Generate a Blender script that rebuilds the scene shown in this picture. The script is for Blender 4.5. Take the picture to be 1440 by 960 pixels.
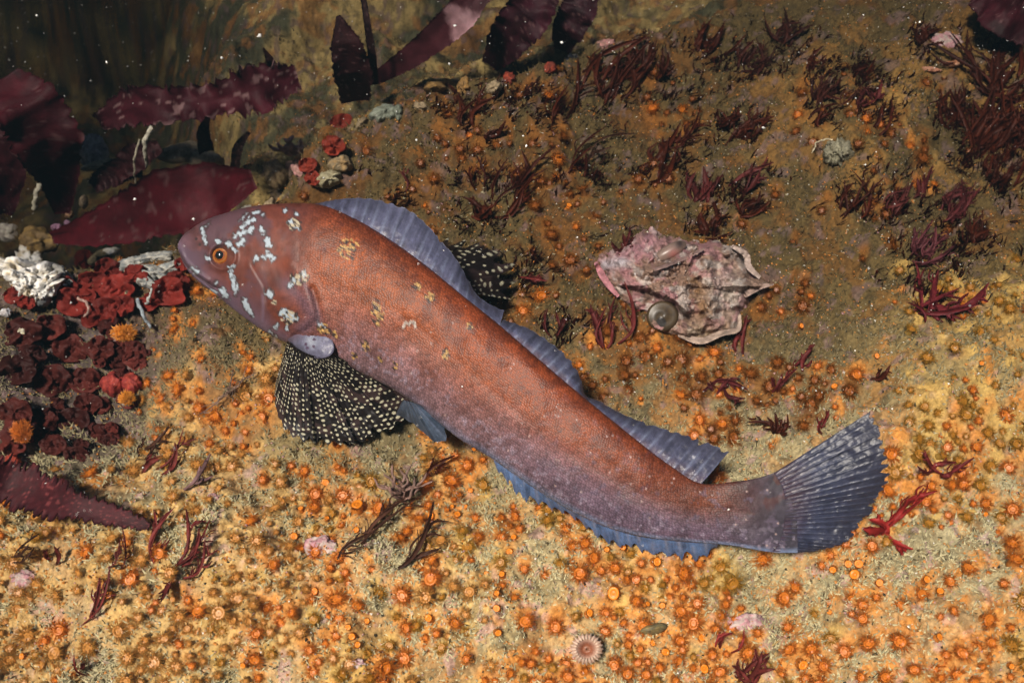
import bpy, math, random
import numpy as np
from mathutils import Vector

# ------------------------------------------------------------------ scene, camera, light
for o in list(bpy.data.objects):
    bpy.data.objects.remove(o)
S = bpy.context.scene
COL = S.collection
rng = np.random.default_rng(7)
random.seed(7)

CAM = np.array([0.0, -0.39, 0.557])
R_ = np.array([1.0, 0.0, 0.0])
PIT = math.radians(55)
U_ = np.array([0.0, math.sin(PIT), math.cos(PIT)])
F_ = np.array([0.0, math.cos(PIT), -math.sin(PIT)])
FX = 1400.0

cd = bpy.data.cameras.new("camera")
cam = bpy.data.objects.new("camera", cd)
COL.objects.link(cam)
cam.location = CAM
cam.rotation_euler = (math.radians(90) - PIT, 0, 0)
cd.lens = 35.0
cd.sensor_width = 36.0
cd.clip_start = 0.02
cd.clip_end = 200
cd.dof.use_dof = True
cd.dof.focus_distance = 0.62
cd.dof.aperture_fstop = 13.0
S.camera = cam

SUN_DIR = Vector((-0.30, -0.36, 1.0)).normalized()
w = bpy.data.worlds.new("World")
S.world = w
w.use_nodes = True
wn = w.node_tree.nodes
wl = w.node_tree.links
bg = wn["Background"]
sky = wn.new("ShaderNodeTexSky")
sky.sky_type = 'NISHITA'
sky.sun_disc = False
sky.sun_elevation = math.asin(SUN_DIR.z)
sky.sun_rotation = math.atan2(SUN_DIR.x, SUN_DIR.y)
wl.new(sky.outputs[0], bg.inputs[0])
bg.inputs[1].default_value = 0.05
sd = bpy.data.lights.new("sun", 'SUN')
sd.energy = 4.6
sd.angle = math.radians(9.0)
sd.color = (1.0, 0.915, 0.80)
sun = bpy.data.objects.new("sun", sd)
COL.objects.link(sun)
sun.rotation_euler = SUN_DIR.to_track_quat('Z', 'Y').to_euler()
sun.location = (-0.5, -0.5, 1.5)
S.view_settings.view_transform = 'Standard'
S.view_settings.look = 'None'
S.view_settings.gamma = 1
S.view_settings.exposure = 3.75
S.cycles.use_denoising = True
S.cycles.max_bounces = 6
S.cycles.diffuse_bounces = 2
S.cycles.glossy_bounces = 2
S.cycles.transmission_bounces = 3
S.cycles.volume_bounces = 0
S.cycles.transparent_max_bounces = 12
S.cycles.sample_clamp_indirect = 4

# ------------------------------------------------------------------ helpers
def ray(px, py):
    px = np.asarray(px, float); py = np.asarray(py, float)
    return (F_ + ((px - 720) / FX)[..., None] * R_ + ((480 - py) / FX)[..., None] * U_)

def at(px, py, d):
    """point at axial depth d on the sight line of a photo position"""
    return CAM + ray(px, py) * np.asarray(d, float)[..., None]

def project(P):
    v = P - CAM
    d = v @ F_
    return 720 + FX * v[..., 0] / d, 480 - FX * (v @ U_) / d, d

def _h(ix, iy, s):
    n = (ix.astype(np.int64) * 374761393 + iy.astype(np.int64) * 668265263 + s * 1274126177) & 0xffffffff
    n = ((n ^ (n >> 13)) * 1274126177) & 0xffffffff
    n = n ^ (n >> 16)
    return (n & 0xffffff) / float(0xffffff)

def vnoise(x, y, s=0):
    ix = np.floor(x); iy = np.floor(y)
    fx = x - ix; fy = y - iy
    fx = fx * fx * fx * (fx * (fx * 6 - 15) + 10); fy = fy * fy * fy * (fy * (fy * 6 - 15) + 10)
    a = _h(ix, iy, s); b = _h(ix + 1, iy, s); c = _h(ix, iy + 1, s); d = _h(ix + 1, iy + 1, s)
    return (a + (b - a) * fx) * (1 - fy) + (c + (d - c) * fx) * fy

def fbm(x, y, s=0, o=4, g=0.5):
    x = np.asarray(x, float); y = np.asarray(y, float)
    t = 0; a = 1; n = 0
    for i in range(o):
        t = t + a * vnoise(x + 17.3 * i, y - 9.1 * i, s + i * 31)
        n += a; a *= g
        x, y = (x * 1.62 + y * 1.18), (y * 1.62 - x * 1.18)
    return t / n

def sst(a, b, x):
    t = np.clip((x - a) / (b - a), 0, 1)
    return t * t * (3 - 2 * t)

def seg_dist(X, Y, pts):
    """distance to a polyline"""
    best = np.full(np.shape(X), 1e9)
    for (x0, y0), (x1, y1) in zip(pts[:-1], pts[1:]):
        dx, dy = x1 - x0, y1 - y0
        t = np.clip(((X - x0) * dx + (Y - y0) * dy) / max(dx * dx + dy * dy, 1e-9), 0, 1)
        best = np.minimum(best, np.hypot(X - x0 - t * dx, Y - y0 - t * dy))
    return best

def inside(X, Y, poly):
    X = np.asarray(X, float); Y = np.asarray(Y, float)
    r = np.zeros(X.shape, bool)
    n = len(poly)
    for i in range(n):
        x0, y0 = poly[i]; x1, y1 = poly[(i + 1) % n]
        c = ((y0 > Y) != (y1 > Y))
        r ^= c & (X < (x1 - x0) * (Y - y0) / ((y1 - y0) if y1 != y0 else 1e-9) + x0)
    return r

def resample(pts, n, smooth=True):
    p = np.asarray(pts, float)
    L = np.r_[0, np.cumsum(np.linalg.norm(np.diff(p[:, :2], axis=0), axis=1))]
    t = np.linspace(0, L[-1], n)
    if not smooth or len(p) < 3:
        return np.stack([np.interp(t, L, p[:, k]) for k in range(p.shape[1])], 1)
    m = np.gradient(p, L, axis=0)
    i = np.clip(np.searchsorted(L, t, side='right') - 1, 0, len(p) - 2)
    h = (L[i + 1] - L[i])[:, None]; u = ((t - L[i])[:, None]) / h
    return ((2*u**3 - 3*u**2 + 1) * p[i] + (u**3 - 2*u**2 + u) * h * m[i]
            + (-2*u**3 + 3*u**2) * p[i + 1] + (u**3 - u**2) * h * m[i + 1])

def mesh_np(name, V, F, colors=None, mats=(), midx=None, smooth=True, uv=None):
    V = np.asarray(V, np.float32); F = np.asarray(F, np.int32)
    k = F.shape[1]
    me = bpy.data.meshes.new(name)
    me.vertices.add(len(V)); me.vertices.foreach_set("co", V.ravel())
    me.loops.add(F.size); me.loops.foreach_set("vertex_index", F.ravel())
    me.polygons.add(len(F))
    me.polygons.foreach_set("loop_start", np.arange(len(F), dtype=np.int32) * k)
    try:
        me.polygons.foreach_set("loop_total", np.full(len(F), k, np.int32))
    except Exception:
        pass
    if midx is not None:
        me.polygons.foreach_set("material_index", np.asarray(midx, np.int32))
    me.polygons.foreach_set("use_smooth", np.full(len(F), smooth, bool))
    for m in mats:
        me.materials.append(m)
    me.update(calc_edges=True)
    if colors is not None:
        c = np.asarray(colors, np.float32)
        if c.shape[1] == 3:
            c = np.c_[c, np.ones(len(c), np.float32)]
        a = me.color_attributes.new("Col", 'FLOAT_COLOR', 'POINT')
        a.data.foreach_set("color", c.ravel())
    if uv is not None:
        a = me.attributes.new("Pat", 'FLOAT_VECTOR', 'POINT')
        q = np.zeros((len(V), 3), np.float32); q[:, :uv.shape[1]] = uv
        a.data.foreach_set("vector", q.ravel())
    me.validate()
    return me

def link(name, me, parent=None, label=None, cat=None, group=None, kind=None):
    o = bpy.data.objects.new(name, me)
    COL.objects.link(o)
    if parent is not None: o.parent = parent
    if label: o["label"] = label
    if cat: o["category"] = cat
    if group: o["group"] = group
    if kind: o["kind"] = kind
    return o

def thing(name, P, label, cat, group=None):
    o = link(name, None, None, label, cat, group)
    o.location = P; o.empty_display_size = 0.01
    return o

def grid_faces(n, m, wrap=False):
    i = np.arange(n - 1)[:, None]; j = np.arange(m if wrap else m - 1)[None, :]
    a = i * m + j; b = i * m + (j + 1) % m
    return np.stack([a, b, b + m, a + m], -1).reshape(-1, 4)

# ------------------------------------------------------------------ materials
def mat(name, color=None, rough=0.6, attr=True, var=0.0, var_scale=200.0, bump=0.0, bump_scale=400.0,
        alpha=1.0, sub=0.0, spec=0.4, trans=0.0, coat=0.0, detail=5.0):
    m = bpy.data.materials.new(name); m.use_nodes = True
    n = m.node_tree.nodes; l = m.node_tree.links
    p = n["Principled BSDF"]
    p.inputs["Roughness"].default_value = rough
    p.inputs["Specular IOR Level"].default_value = spec
    p.inputs["Alpha"].default_value = alpha
    p.inputs["Coat Weight"].default_value = coat
    p.inputs["Coat Roughness"].default_value = 0.15
    if sub:
        p.inputs["Subsurface Weight"].default_value = sub
        p.inputs["Subsurface Radius"].default_value = (1, .5, .3)
        p.inputs["Subsurface Scale"].default_value = 0.002
    if attr:
        a = n.new("ShaderNodeAttribute"); a.attribute_name = "Col"; cs = a.outputs["Color"]
    else:
        a = n.new("ShaderNodeRGB"); a.outputs[0].default_value = (*color, 1); cs = a.outputs[0]
    tc = n.new("ShaderNodeTexCoord")
    if var:
        nz = n.new("ShaderNodeTexNoise"); nz.inputs["Scale"].default_value = var_scale
        nz.inputs["Detail"].default_value = detail; nz.inputs["Roughness"].default_value = 0.65
        l.new(tc.outputs["Object"], nz.inputs["Vector"])
        mr = n.new("ShaderNodeMapRange")
        mr.inputs["From Min"].default_value = 0.3; mr.inputs["From Max"].default_value = 0.7
        mr.inputs["To Min"].default_value = 1 - var; mr.inputs["To Max"].default_value = 1 + var
        l.new(nz.outputs[0], mr.inputs["Value"])
        vm = n.new("ShaderNodeVectorMath"); vm.operation = 'SCALE'
        l.new(cs, vm.inputs[0]); l.new(mr.outputs[0], vm.inputs["Scale"])
        cs = vm.outputs[0]
    l.new(cs, p.inputs["Base Color"])
    if bump:
        nb = n.new("ShaderNodeTexNoise"); nb.inputs["Scale"].default_value = bump_scale
        nb.inputs["Detail"].default_value = 6
        l.new(tc.outputs["Object"], nb.inputs["Vector"])
        b = n.new("ShaderNodeBump"); b.inputs["Strength"].default_value = bump
        b.inputs["Distance"].default_value = 0.002
        l.new(nb.outputs[0], b.inputs["Height"]); l.new(b.outputs[0], p.inputs["Normal"])
    if trans:
        t = n.new("ShaderNodeBsdfTranslucent"); l.new(cs, t.inputs["Color"])
        mx = n.new("ShaderNodeMixShader"); mx.inputs[0].default_value = trans
        l.new(p.outputs[0], mx.inputs[1]); l.new(t.outputs[0], mx.inputs[2])
        l.new(mx.outputs[0], n["Material Output"].inputs["Surface"])
    return m

M_weed = mat("red_weed", rough=0.55, var=0.45, var_scale=150, bump=0.25, bump_scale=300, trans=0.25, spec=0.22)
M_blade = mat("broad_weed", rough=0.62, var=0.4, var_scale=45, bump=0.45, bump_scale=160, trans=0.3, spec=0.25)
M_turf = mat("turf", rough=0.9, spec=0.15, trans=0.2)
M_grain = mat("grain", rough=0.5, spec=0.4)
M_tent = mat("tentacles", rough=0.6, trans=0.55, spec=0.15, alpha=0.42)
M_disc = mat("polyp_disc", rough=0.4, var=0.18, var_scale=900, spec=0.4, trans=0.15)
M_column = mat("polyp_column", rough=0.5, var=0.2, var_scale=700, trans=0.2)
M_shell = mat("shell_crust", rough=0.75, var=0.38, var_scale=260, bump=0.45, bump_scale=420, spec=0.25)
M_lump = mat("lumpy_growth", rough=0.65, var=0.4, var_scale=220, bump=0.7, bump_scale=350)
M_white = mat("chalk_white", rough=0.45, var=0.2, var_scale=160, bump=0.5, bump_scale=250)
M_fin = mat("fin_membrane", rough=0.4, var=0.2, var_scale=500, trans=0.18, spec=0.5, bump=0.15, bump_scale=900)
M_fin_spot = mat("spotted_fin", rough=0.45, var=0.15, var_scale=700, trans=0.1, spec=0.4)

# ------------------------------------------------------------------ reef ground
LEDGE = [(-900, 330), (-100, 338), (60, 352), (190, 352), (290, 318), (390, 262), (450, 205), (540, 148), (660, 112),
         (760, 88), (860, 52), (960, 18), (1060, -30), (1250, -160), (2200, -900)]
LX = np.array([p[0] for p in LEDGE], float); LY = np.array([p[1] for p in LEDGE], float)

def beyond(u, v):
    """positive past the ledge that the reef top ends in"""
    return np.interp(u, LX, LY) - v + 26 * (fbm(u / 45, v / 45, 91, 3) - 0.5)

BUMPS = [(1390, 500, .030, 170, 110), (1250, 700, .012, 160, 130), (1330, 880, .015, 150, 120), (560, 860, .012, 220, 120),
         (230, 820, .016, 200, 110), (90, 560, -.030, 130, 110), (900, 850, .014, 170, 90), (330, 500, .010, 90, 60),
         (690, 190, .012, 150, 80), (1180, 180, .020, 200, 110), (900, 200, -.010, 140, 80), (1100, 500, -.012, 150, 70),
         (470, 230, .018, 70, 45), (120, 620, -.008, 150, 70), (1020, 90, -.012, 120, 60), (1400, 160, -.018, 90, 110),
         (640, 690, -.010, 80, 50), (1090, 820, -.012, 90, 40), (1300, 820, -.013, 40, 80)]

def height(u, v, x, y):
    z = np.zeros_like(u)
    for bx, by, a, ru, rv in BUMPS:
        z += a * np.exp(-((u - bx) / ru) ** 2 - ((v - by) / rv) ** 2)
    b = beyond(u, v)
    far = sst(-6, 170, b)
    z += 0.022 * (fbm(x * 9, y * 9, 1, 3) - 0.5) + 0.019 * (fbm(x * 34, y * 34, 2, 3) - 0.5)
    z += 0.010 * (fbm(x * 110, y * 110, 3, 3) - 0.5) + 0.0030 * (fbm(x * 360, y * 360, 4, 2) - 0.5)
    z -= 0.15 * far
    z += far * (0.22 * (fbm(x * 5.2 + 3, y * 5.2, 5, 3) - 0.42))
    z -= far * .36 * sst(330, -40, u) * sst(10, 160, b)
    z -= 0.05 * np.exp(-((b - 25) / 22) ** 2)
    return z

def plane_xy(u, v):
    r = ray(u, v)
    t = CAM[2] / -r[..., 2]
    return CAM[0] + r[..., 0] * t, CAM[1] + r[..., 1] * t

ST = 2.3
ui = np.arange(-170, 1611, ST); vi = np.arange(-330, 1071, ST)
ue = np.r_[-9000, -5000, -3000, -1800, -1300, -1000, -850, -760, np.arange(-700, -173, 7)]
ur = 1440 - ue[::-1]
vu = np.r_[-1350, -1200, -1050, -900, -800, -720, -650, -590, -540, -500, -465, -430, -400, -375, -350]
vd = np.r_[np.arange(1077, 1436, 7)]
us = np.r_[ue, ui, ur]; vs = np.r_[vu, vi, vd]
GU, GV = np.meshgrid(us, vs)
GX, GY = plane_xy(GU, GV)
GZ = height(GU, GV, GX, GY)
P = np.stack([GX, GY, GZ], -1)
# height look-up over the fine area
fu, fv = np.meshgrid(ui, vi)
HZ = GZ[len(vu):len(vu) + len(vi), len(ue):len(ue) + len(ui)]

def lookup(u, v):
    a = np.clip((u - ui[0]) / ST, 0, len(ui) - 1.001); b = np.clip((v - vi[0]) / ST, 0, len(vi) - 1.001)
    i = a.astype(int); j = b.astype(int); fa = a - i; fb = b - j
    return ((HZ[j, i] * (1 - fa) + HZ[j, i + 1] * fa) * (1 - fb) + (HZ[j + 1, i] * (1 - fa) + HZ[j + 1, i + 1] * fa) * fb)

def gz(x, y):
    q = np.stack([np.asarray(x, float), np.asarray(y, float), np.zeros_like(np.asarray(x, float))], -1)
    u, v, _ = project(q)
    return lookup(u, v)

def gdepth(px, py):
    """axial depth at which a sight line meets the reef"""
    px = np.atleast_1d(np.asarray(px, float)); py = np.atleast_1d(np.asarray(py, float))
    r = ray(px, py)
    out = np.full(px.shape, np.nan)
    for d in np.arange(0.40, 2.2, 0.004):
        p = CAM + r * d
        hit = np.isnan(out) & (p[:, 2] <= gz(p[:, 0], p[:, 1]))
        out[hit] = d - 0.002
        if not np.isnan(out).any(): break
    out[np.isnan(out)] = 2.2
    return out

def hit(px, py, lift=0.0):
    return at(np.atleast_1d(px), np.atleast_1d(py), gdepth(px, py) - lift)

# what grows where, plus light falloff for the colours: slow fields over the reef
def fields(u, v, x, y):
    n1 = fbm(x * 14, y * 14, 11, 4); n2 = fbm(x * 30, y * 30, 12, 4); n3 = fbm(x * 70, y * 70, 13, 3)
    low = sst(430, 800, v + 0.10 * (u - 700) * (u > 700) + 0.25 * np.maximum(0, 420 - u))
    pale = sst(.42, .60, n1 * .6 + n2 * .4 + .06 * low)
    orange = sst(.44, .56, n2 * .55 + n3 * .45)
    return n1, n2, n3, low, pale, orange

def reef_color(u, v, x, y):
    n1, n2, n3, low, pale, orange = fields(u, v, x, y)
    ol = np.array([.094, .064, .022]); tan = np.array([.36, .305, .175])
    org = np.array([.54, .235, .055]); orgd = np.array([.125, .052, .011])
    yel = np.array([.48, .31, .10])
    c = ol + (tan - ol) * (low * (.55 + .45 * pale))[..., None]  # upper reef darker: browner growth, with light falloff painted into the colour
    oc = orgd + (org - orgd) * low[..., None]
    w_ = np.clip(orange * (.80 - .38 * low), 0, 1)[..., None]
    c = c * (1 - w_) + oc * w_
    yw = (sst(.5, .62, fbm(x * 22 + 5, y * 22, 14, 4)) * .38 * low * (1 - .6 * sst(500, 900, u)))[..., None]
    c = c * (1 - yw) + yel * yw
    # yellow-tan sheet high on the right
    yr = (np.exp(-((u - 1260) / 210) ** 2 - ((v - 170) / 150) ** 2) * .75 * sst(.35, .6, n2))[..., None]
    c = c * (1 - yr) + np.array([.31, .18, .05]) * yr
    rr = (np.exp(-((u - 1400) / 170) ** 2 - ((v - 500) / 110) ** 2) * .4)[..., None]
    c = c * (1 - rr) + np.array([.58, .37, .11]) * rr
    # darker red-brown ground in the pit on the left and purple-brown crust past the ledge
    lp = np.clip(np.exp(-((u - 80) / 150) ** 2 - ((v - 500) / 140) ** 2) * 1.4, 0, 1)[..., None]
    c = c * (1 - lp) + (np.array([.075, .045, .035]) + n3[..., None] * .06) * lp
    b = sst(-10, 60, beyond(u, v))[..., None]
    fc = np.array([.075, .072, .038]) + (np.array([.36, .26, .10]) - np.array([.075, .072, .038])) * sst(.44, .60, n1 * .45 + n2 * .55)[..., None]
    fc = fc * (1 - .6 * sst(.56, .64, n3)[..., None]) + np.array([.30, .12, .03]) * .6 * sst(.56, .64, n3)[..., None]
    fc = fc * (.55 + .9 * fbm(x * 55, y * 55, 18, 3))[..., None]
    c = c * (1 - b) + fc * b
    # small pink and grey crust spots
    pk = sst(.66, .70, fbm(x * 120, y * 120, 15, 2))[..., None] * .6
    c = c * (1 - pk) + np.array([.42, .27, .26]) * (.35 + .65 * low[..., None]) * pk  # spots dimmed up the slope by the same painted falloff
    dk = sst(.60, .68, fbm(x * 160 + 9, y * 160, 16, 3))[..., None] * .45
    c = c * (1 - dk) + np.array([.045, .036, .02]) * dk
    return c * (0.72 + 0.56 * fbm(x * 420, y * 420, 17, 2))[..., None]

M_reef = mat("reef_rock", rough=0.85, var=0.38, var_scale=420, bump=0.6, bump_scale=600, spec=0.25)
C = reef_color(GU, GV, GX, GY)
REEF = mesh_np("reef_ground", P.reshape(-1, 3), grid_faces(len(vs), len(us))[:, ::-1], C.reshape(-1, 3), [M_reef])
link("reef_ground", REEF, kind="structure")

# ------------------------------------------------------------------ the fish
SEC = [((250, 343), (250, 349)), ((255, 334), (254, 361)), ((266, 324), (262, 377)), ((284, 312), (276, 393)), ((312, 301), (302, 413)), ((350, 291), (335, 440)),
       ((400, 286), (372, 466)), ((450, 288), (414, 487)), ((500, 308), (462, 502)), ((550, 338), (510, 525)),
       ((600, 374), (556, 549)), ((650, 415), (600, 580)), ((700, 455), (642, 614)), ((750, 498), (692, 645)),
       ((800, 541), (742, 680)), ((850, 582), (796, 714)), ((900, 622), (856, 742)), ((945, 656), (915, 756)),
       ((985, 679), (975, 762)), ((1030, 677), (1030, 767)), ((1075, 669), (1085, 776)), ((1118, 652), (1122, 777))]
SEC = np.array(SEC, float).reshape(-1, 4)
NS, NM = 880, 248
mid = np.c_[(SEC[:, :2] + SEC[:, 2:]) / 2, SEC]
smooth = resample(mid, NS)
smooth[0, 2:] = [250, 343, 250, 349]
D2 = smooth[:, 2:4]; B2 = smooth[:, 4:6]
sarc = np.r_[0, np.cumsum(np.linalg.norm(np.diff(smooth[:, :2], axis=0), axis=1))]
SL = sarc / sarc[-1]

def dF(px):
    return np.interp(px, [250, 420, 600, 750, 900, 1050, 1250], [.640, .628, .604, .584, .568, .560, .556])

ang = np.linspace(0, 2 * np.pi, NM, endpoint=False)           # 0 = back, pi/2 = side towards the camera, pi = belly
ca, sa = np.cos(ang), np.sin(ang)
hv = np.sign(ca) * np.abs(ca) ** 0.92
hw = np.sign(sa) * np.abs(sa) ** 0.74
cen = (D2 + B2) / 2
half = (D2 - B2) / 2
PXY = cen[:, None, :] + half[:, None, :] * hv[None, :, None]
hh = np.linalg.norm(half, axis=1) / FX * dF(cen[:, 0])         # half height in metres
wr = np.interp(SL, [0, .03, .1, .2, .35, .55, .72, .85, .93, .97, 1.0], [.9, .80, .66, .62, .60, .56, .48, .36, .17, .06, .012])
wid = hh * wr
dep = dF(PXY[..., 0]) - wid[:, None] * hw[None, :]
FBX, FBY = PXY[..., 0], PXY[..., 1]
near = hw[None, :] > 0
# relief: lips, gill cover, orbit, gill slit
rel = np.zeros_like(FBX)
rel += .0018 * np.exp(-(seg_dist(FBX, FBY, [(253, 362), (266, 382), (284, 400), (306, 415)]) / 5) ** 2)
rel += .0024 * np.exp(-(seg_dist(FBX, FBY, [(251, 344), (258, 364), (272, 380), (292, 394)]) / 4) ** 2)
rel -= .0042 * np.exp(-(seg_dist(FBX, FBY, [(252, 356), (262, 373), (276, 387), (300, 404), (312, 408)]) / 2.2) ** 2)
gill = [(410, 372), (424, 388), (432, 408), (438, 428), (442, 448), (430, 462), (408, 474)]
gd = seg_dist(FBX, FBY, gill)
rel += .0016 * np.exp(-(gd / 11) ** 2) - .0020 * np.exp(-(seg_dist(FBX, FBY, [(x + 7, y - 2) for x, y in gill[2:]]) / 5.0) ** 2)
rel += .0005 * np.exp(-(seg_dist(FBX, FBY, [(350, 372), (366, 400), (371, 430), (369, 452)]) / 5) ** 2)
rel -= .0005 * np.exp(-(seg_dist(FBX, FBY, [(354, 374), (371, 402), (376, 430), (374, 452)]) / 2.5) ** 2)
er = np.hypot(FBX - 312, FBY - 360)
rel += .0022 * np.exp(-((er - 18) / 4.5) ** 2) - .004 * np.exp(-(er / 13) ** 4)
rel += .0030 * (fbm(FBX / 60, FBY / 60, 21, 2) - .5) + .0008 * (fbm(FBX / 20, FBY / 20, 22, 3) - .5)
rel -= .00022 * np.exp(-(seg_dist(FBX, FBY, [(450, 400), (520, 415), (600, 470), (680, 540), (800, 640), (920, 705), (1060, 722)]) / 5) ** 2)
dep = dep - rel * near
BODY = at(FBX, FBY, dep)

# skin pigment
T = np.broadcast_to(SL[:, None], FBX.shape)
Vv = np.broadcast_to(hv[None, :], FBX.shape)
n_a = fbm(FBX / 26, FBY / 26, 31, 4); n_b = fbm(FBX / 7, FBY / 7, 32, 3)
def mixc(c, d, k):
    return c * (1 - k[..., None]) + np.asarray(d) * k[..., None]
bc = np.ones(FBX.shape + (3,)) * np.array([.255, .060, .014])
bc = mixc(bc, [.165, .036, .018], sst(.55, 1.0, Vv) * .8)
bc = mixc(bc, [.135, .042, .029], (1 - sst(.13, .24, T + .05 * (n_a - .5))) * .95)
bc = mixc(bc, [.135, .075, .085], (1 - sst(.0, .09, T)) * .75)
belly = sst(.12, -.85, 0 + 0 * Vv) if False else sst(-.20, .95, -Vv + .30 * (n_a - .5) + .18 * sst(.3, .9, T))
bc = mixc(bc, [.19, .14, .17], belly * .75 * sst(.17, .30, T))
bc = mixc(bc, [.112, .036, .021], sst(.50, .86, T) * .85)
bc = mixc(bc, [.12, .092, .145], sst(.45, .75, T) * sst(-.35, .7, -Vv) * .7)
bc = mixc(bc, [.042, .036, .050], sst(.86, .98, T) * .95)
bc = mixc(bc, [.21, .27, .42], sst(.84, .99, -Vv) * sst(.3, .6, T) * .8)
bc = mixc(bc, [.21, .17, .23], sst(.80, .98, -Vv) * (1 - sst(.1, .3, T)) * .75)
bc *= (.66 + .68 * n_b)[..., None] * (.58 + .76 * n_a)[..., None]
bc = mixc(bc, [.12, .09, .13], sst(.60, .72, fbm(FBX / 11, FBY / 11, 33, 4)) * sst(.5, .75, T) * .6)
# purple-grey film on the gill edge and cheek folds
bc = mixc(bc, [.125, .08, .11], np.exp(-(seg_dist(FBX, FBY, [(405, 400), (428, 425), (440, 448), (425, 462)]) / 13) ** 2) * .75)
bc = mixc(bc, [.20, .14, .18], np.exp(-(seg_dist(FBX, FBY, [(369, 415), (370, 432), (369, 452)]) / 2.5) ** 2) * .7)
bc = mixc(bc, [.23, .18, .24], np.exp(-(seg_dist(FBX, FBY, [(251, 344), (255, 360), (268, 380), (290, 400), (318, 424), (350, 450), (392, 478)]) / 3.0) ** 2) * .6)
bc = mixc(bc, [.20, .09, .07], np.exp(-(seg_dist(FBX, FBY, [(450, 400), (520, 415), (600, 470), (680, 540), (800, 640), (920, 705), (1060, 722)]) / 1.6) ** 2) * .25)

bc = mixc(bc, [.235, .046, .012], sst(-.1, .5, Vv) * sst(.30, .45, T) * (1 - sst(.72, .92, T)) * .6)
bc = mixc(bc, [.10, .065, .085], sst(.45, .62, fbm(FBX / 30, FBY / 30, 34, 4)) * (1 - sst(.08, .2, T)) * .75)
bc = mixc(bc, [.17, .13, .19], np.clip(1 - seg_dist(FBX, FBY, [(251, 344), (256, 362), (272, 384), (310, 418), (350, 450), (392, 480)]) / 26, 0, 1) * .6)
bc = mixc(bc, [.085, .018, .008], sst(.52, .66, fbm(FBX / 15, FBY / 15, 35, 4)) * sst(-.1, .4, Vv) * sst(.2, .3, T) * .55)
bc = mixc(bc, [.33, .27, .34], sst(.58, .70, fbm(FBX / 6, FBY / 6, 36, 3)) * sst(.1, .8, -Vv) * sst(.2, .3, T) * .45)
bc *= .80
bc = mixc(bc, bc * np.array([.92, .84, .84]), 1 - sst(.15, .25, T))
WHITE = [([(286, 322), (294, 315)], 2.6), ([(285, 322), (287, 332), (289, 341)], 3.2), ([(306, 339)], 4.2), ([(319, 342), (324, 345)], 4.4),
         ([(327, 350), (331, 355)], 3.2), ([(292, 363)], 4.8), ([(323, 376), (327, 373)], 3.6), ([(324, 381), (329, 395)], 3.8), ([(329, 395), (332, 411)], 4.6),
         ([(336, 343), (342, 339)], 5.6), ([(331, 331), (344, 326)], 4.2), ([(339, 319), (343, 317)], 3.2), ([(347, 313), (357, 309)], 3.8),
         ([(351, 326), (354, 322)], 4.0), ([(337, 310), (347, 301)], 2.6), ([(351, 304)], 2.2), ([(357, 300), (363, 298)], 2.4), ([(370, 301)], 2.4),
         ([(367, 321), (371, 327)], 4.2), ([(376, 337), (378, 346)], 4.6), ([(360, 364)], 5.4), ([(371, 362)], 4.2), ([(377, 357), (383, 363)], 4.6),
         ([(270, 377), (278, 382)], 4.6), ([(304, 399)], 4.2), ([(312, 407), (319, 418)], 4.4), ([(298, 408), (304, 413)], 2.6),
         ([(343, 423), (354, 443)], 4.4), ([(377, 410), (380, 415)], 5.6), ([(409, 401), (413, 397)], 5.4), ([(414, 394), (428, 385)], 5.2),
         ([(399, 440), (413, 446)], 7.5), ([(389, 459)], 4.4), ([(402, 461)], 3.6), ([(379, 465), (389, 476)], 2.6),
         ([(408, 311), (414, 319)], 4.6), ([(415, 318), (421, 320)], 3.6), ([(400, 296)], 3.0), ([(416, 300)], 2.6), ([(448, 455), (456, 462)], 3.4)]
for pts, r in WHITE:
    r = r * .9
    pp = pts if len(pts) > 1 else [pts[0], (pts[0][0] + .5, pts[0][1] + .5)]
    d = seg_dist(FBX, FBY, pp) + 8.5 * (fbm(FBX / 3.6, FBY / 3.6, 41, 3) - .5) + .5
    bc = mixc(bc, [.035, .022, .022], sst(r + 2.6, r + .4, d) * .85)
    bc = mixc(bc, [.33, .385, .43], sst(r + .6, r - 2.0, d) * .92)
for x, y in ((276, 336), (281, 344)):
    bc = mixc(bc, [.03, .02, .02], sst(2.6, 1.4, np.hypot(FBX - x, FBY - y)))
bc = mixc(bc, [.10, .07, .09], np.exp(-(seg_dist(FBX, FBY, [(422, 392), (436, 412), (446, 436), (447, 452)]) / 4) ** 2) * .6)  # shading behind the gill cover, painted as a darker band
bc = mixc(bc, [.05, .025, .025], np.exp(-(seg_dist(FBX, FBY, [(253, 357), (263, 374), (277, 388), (300, 404)]) / 1.6) ** 2) * .7)  # shade of the mouth groove painted along the cleft
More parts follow.
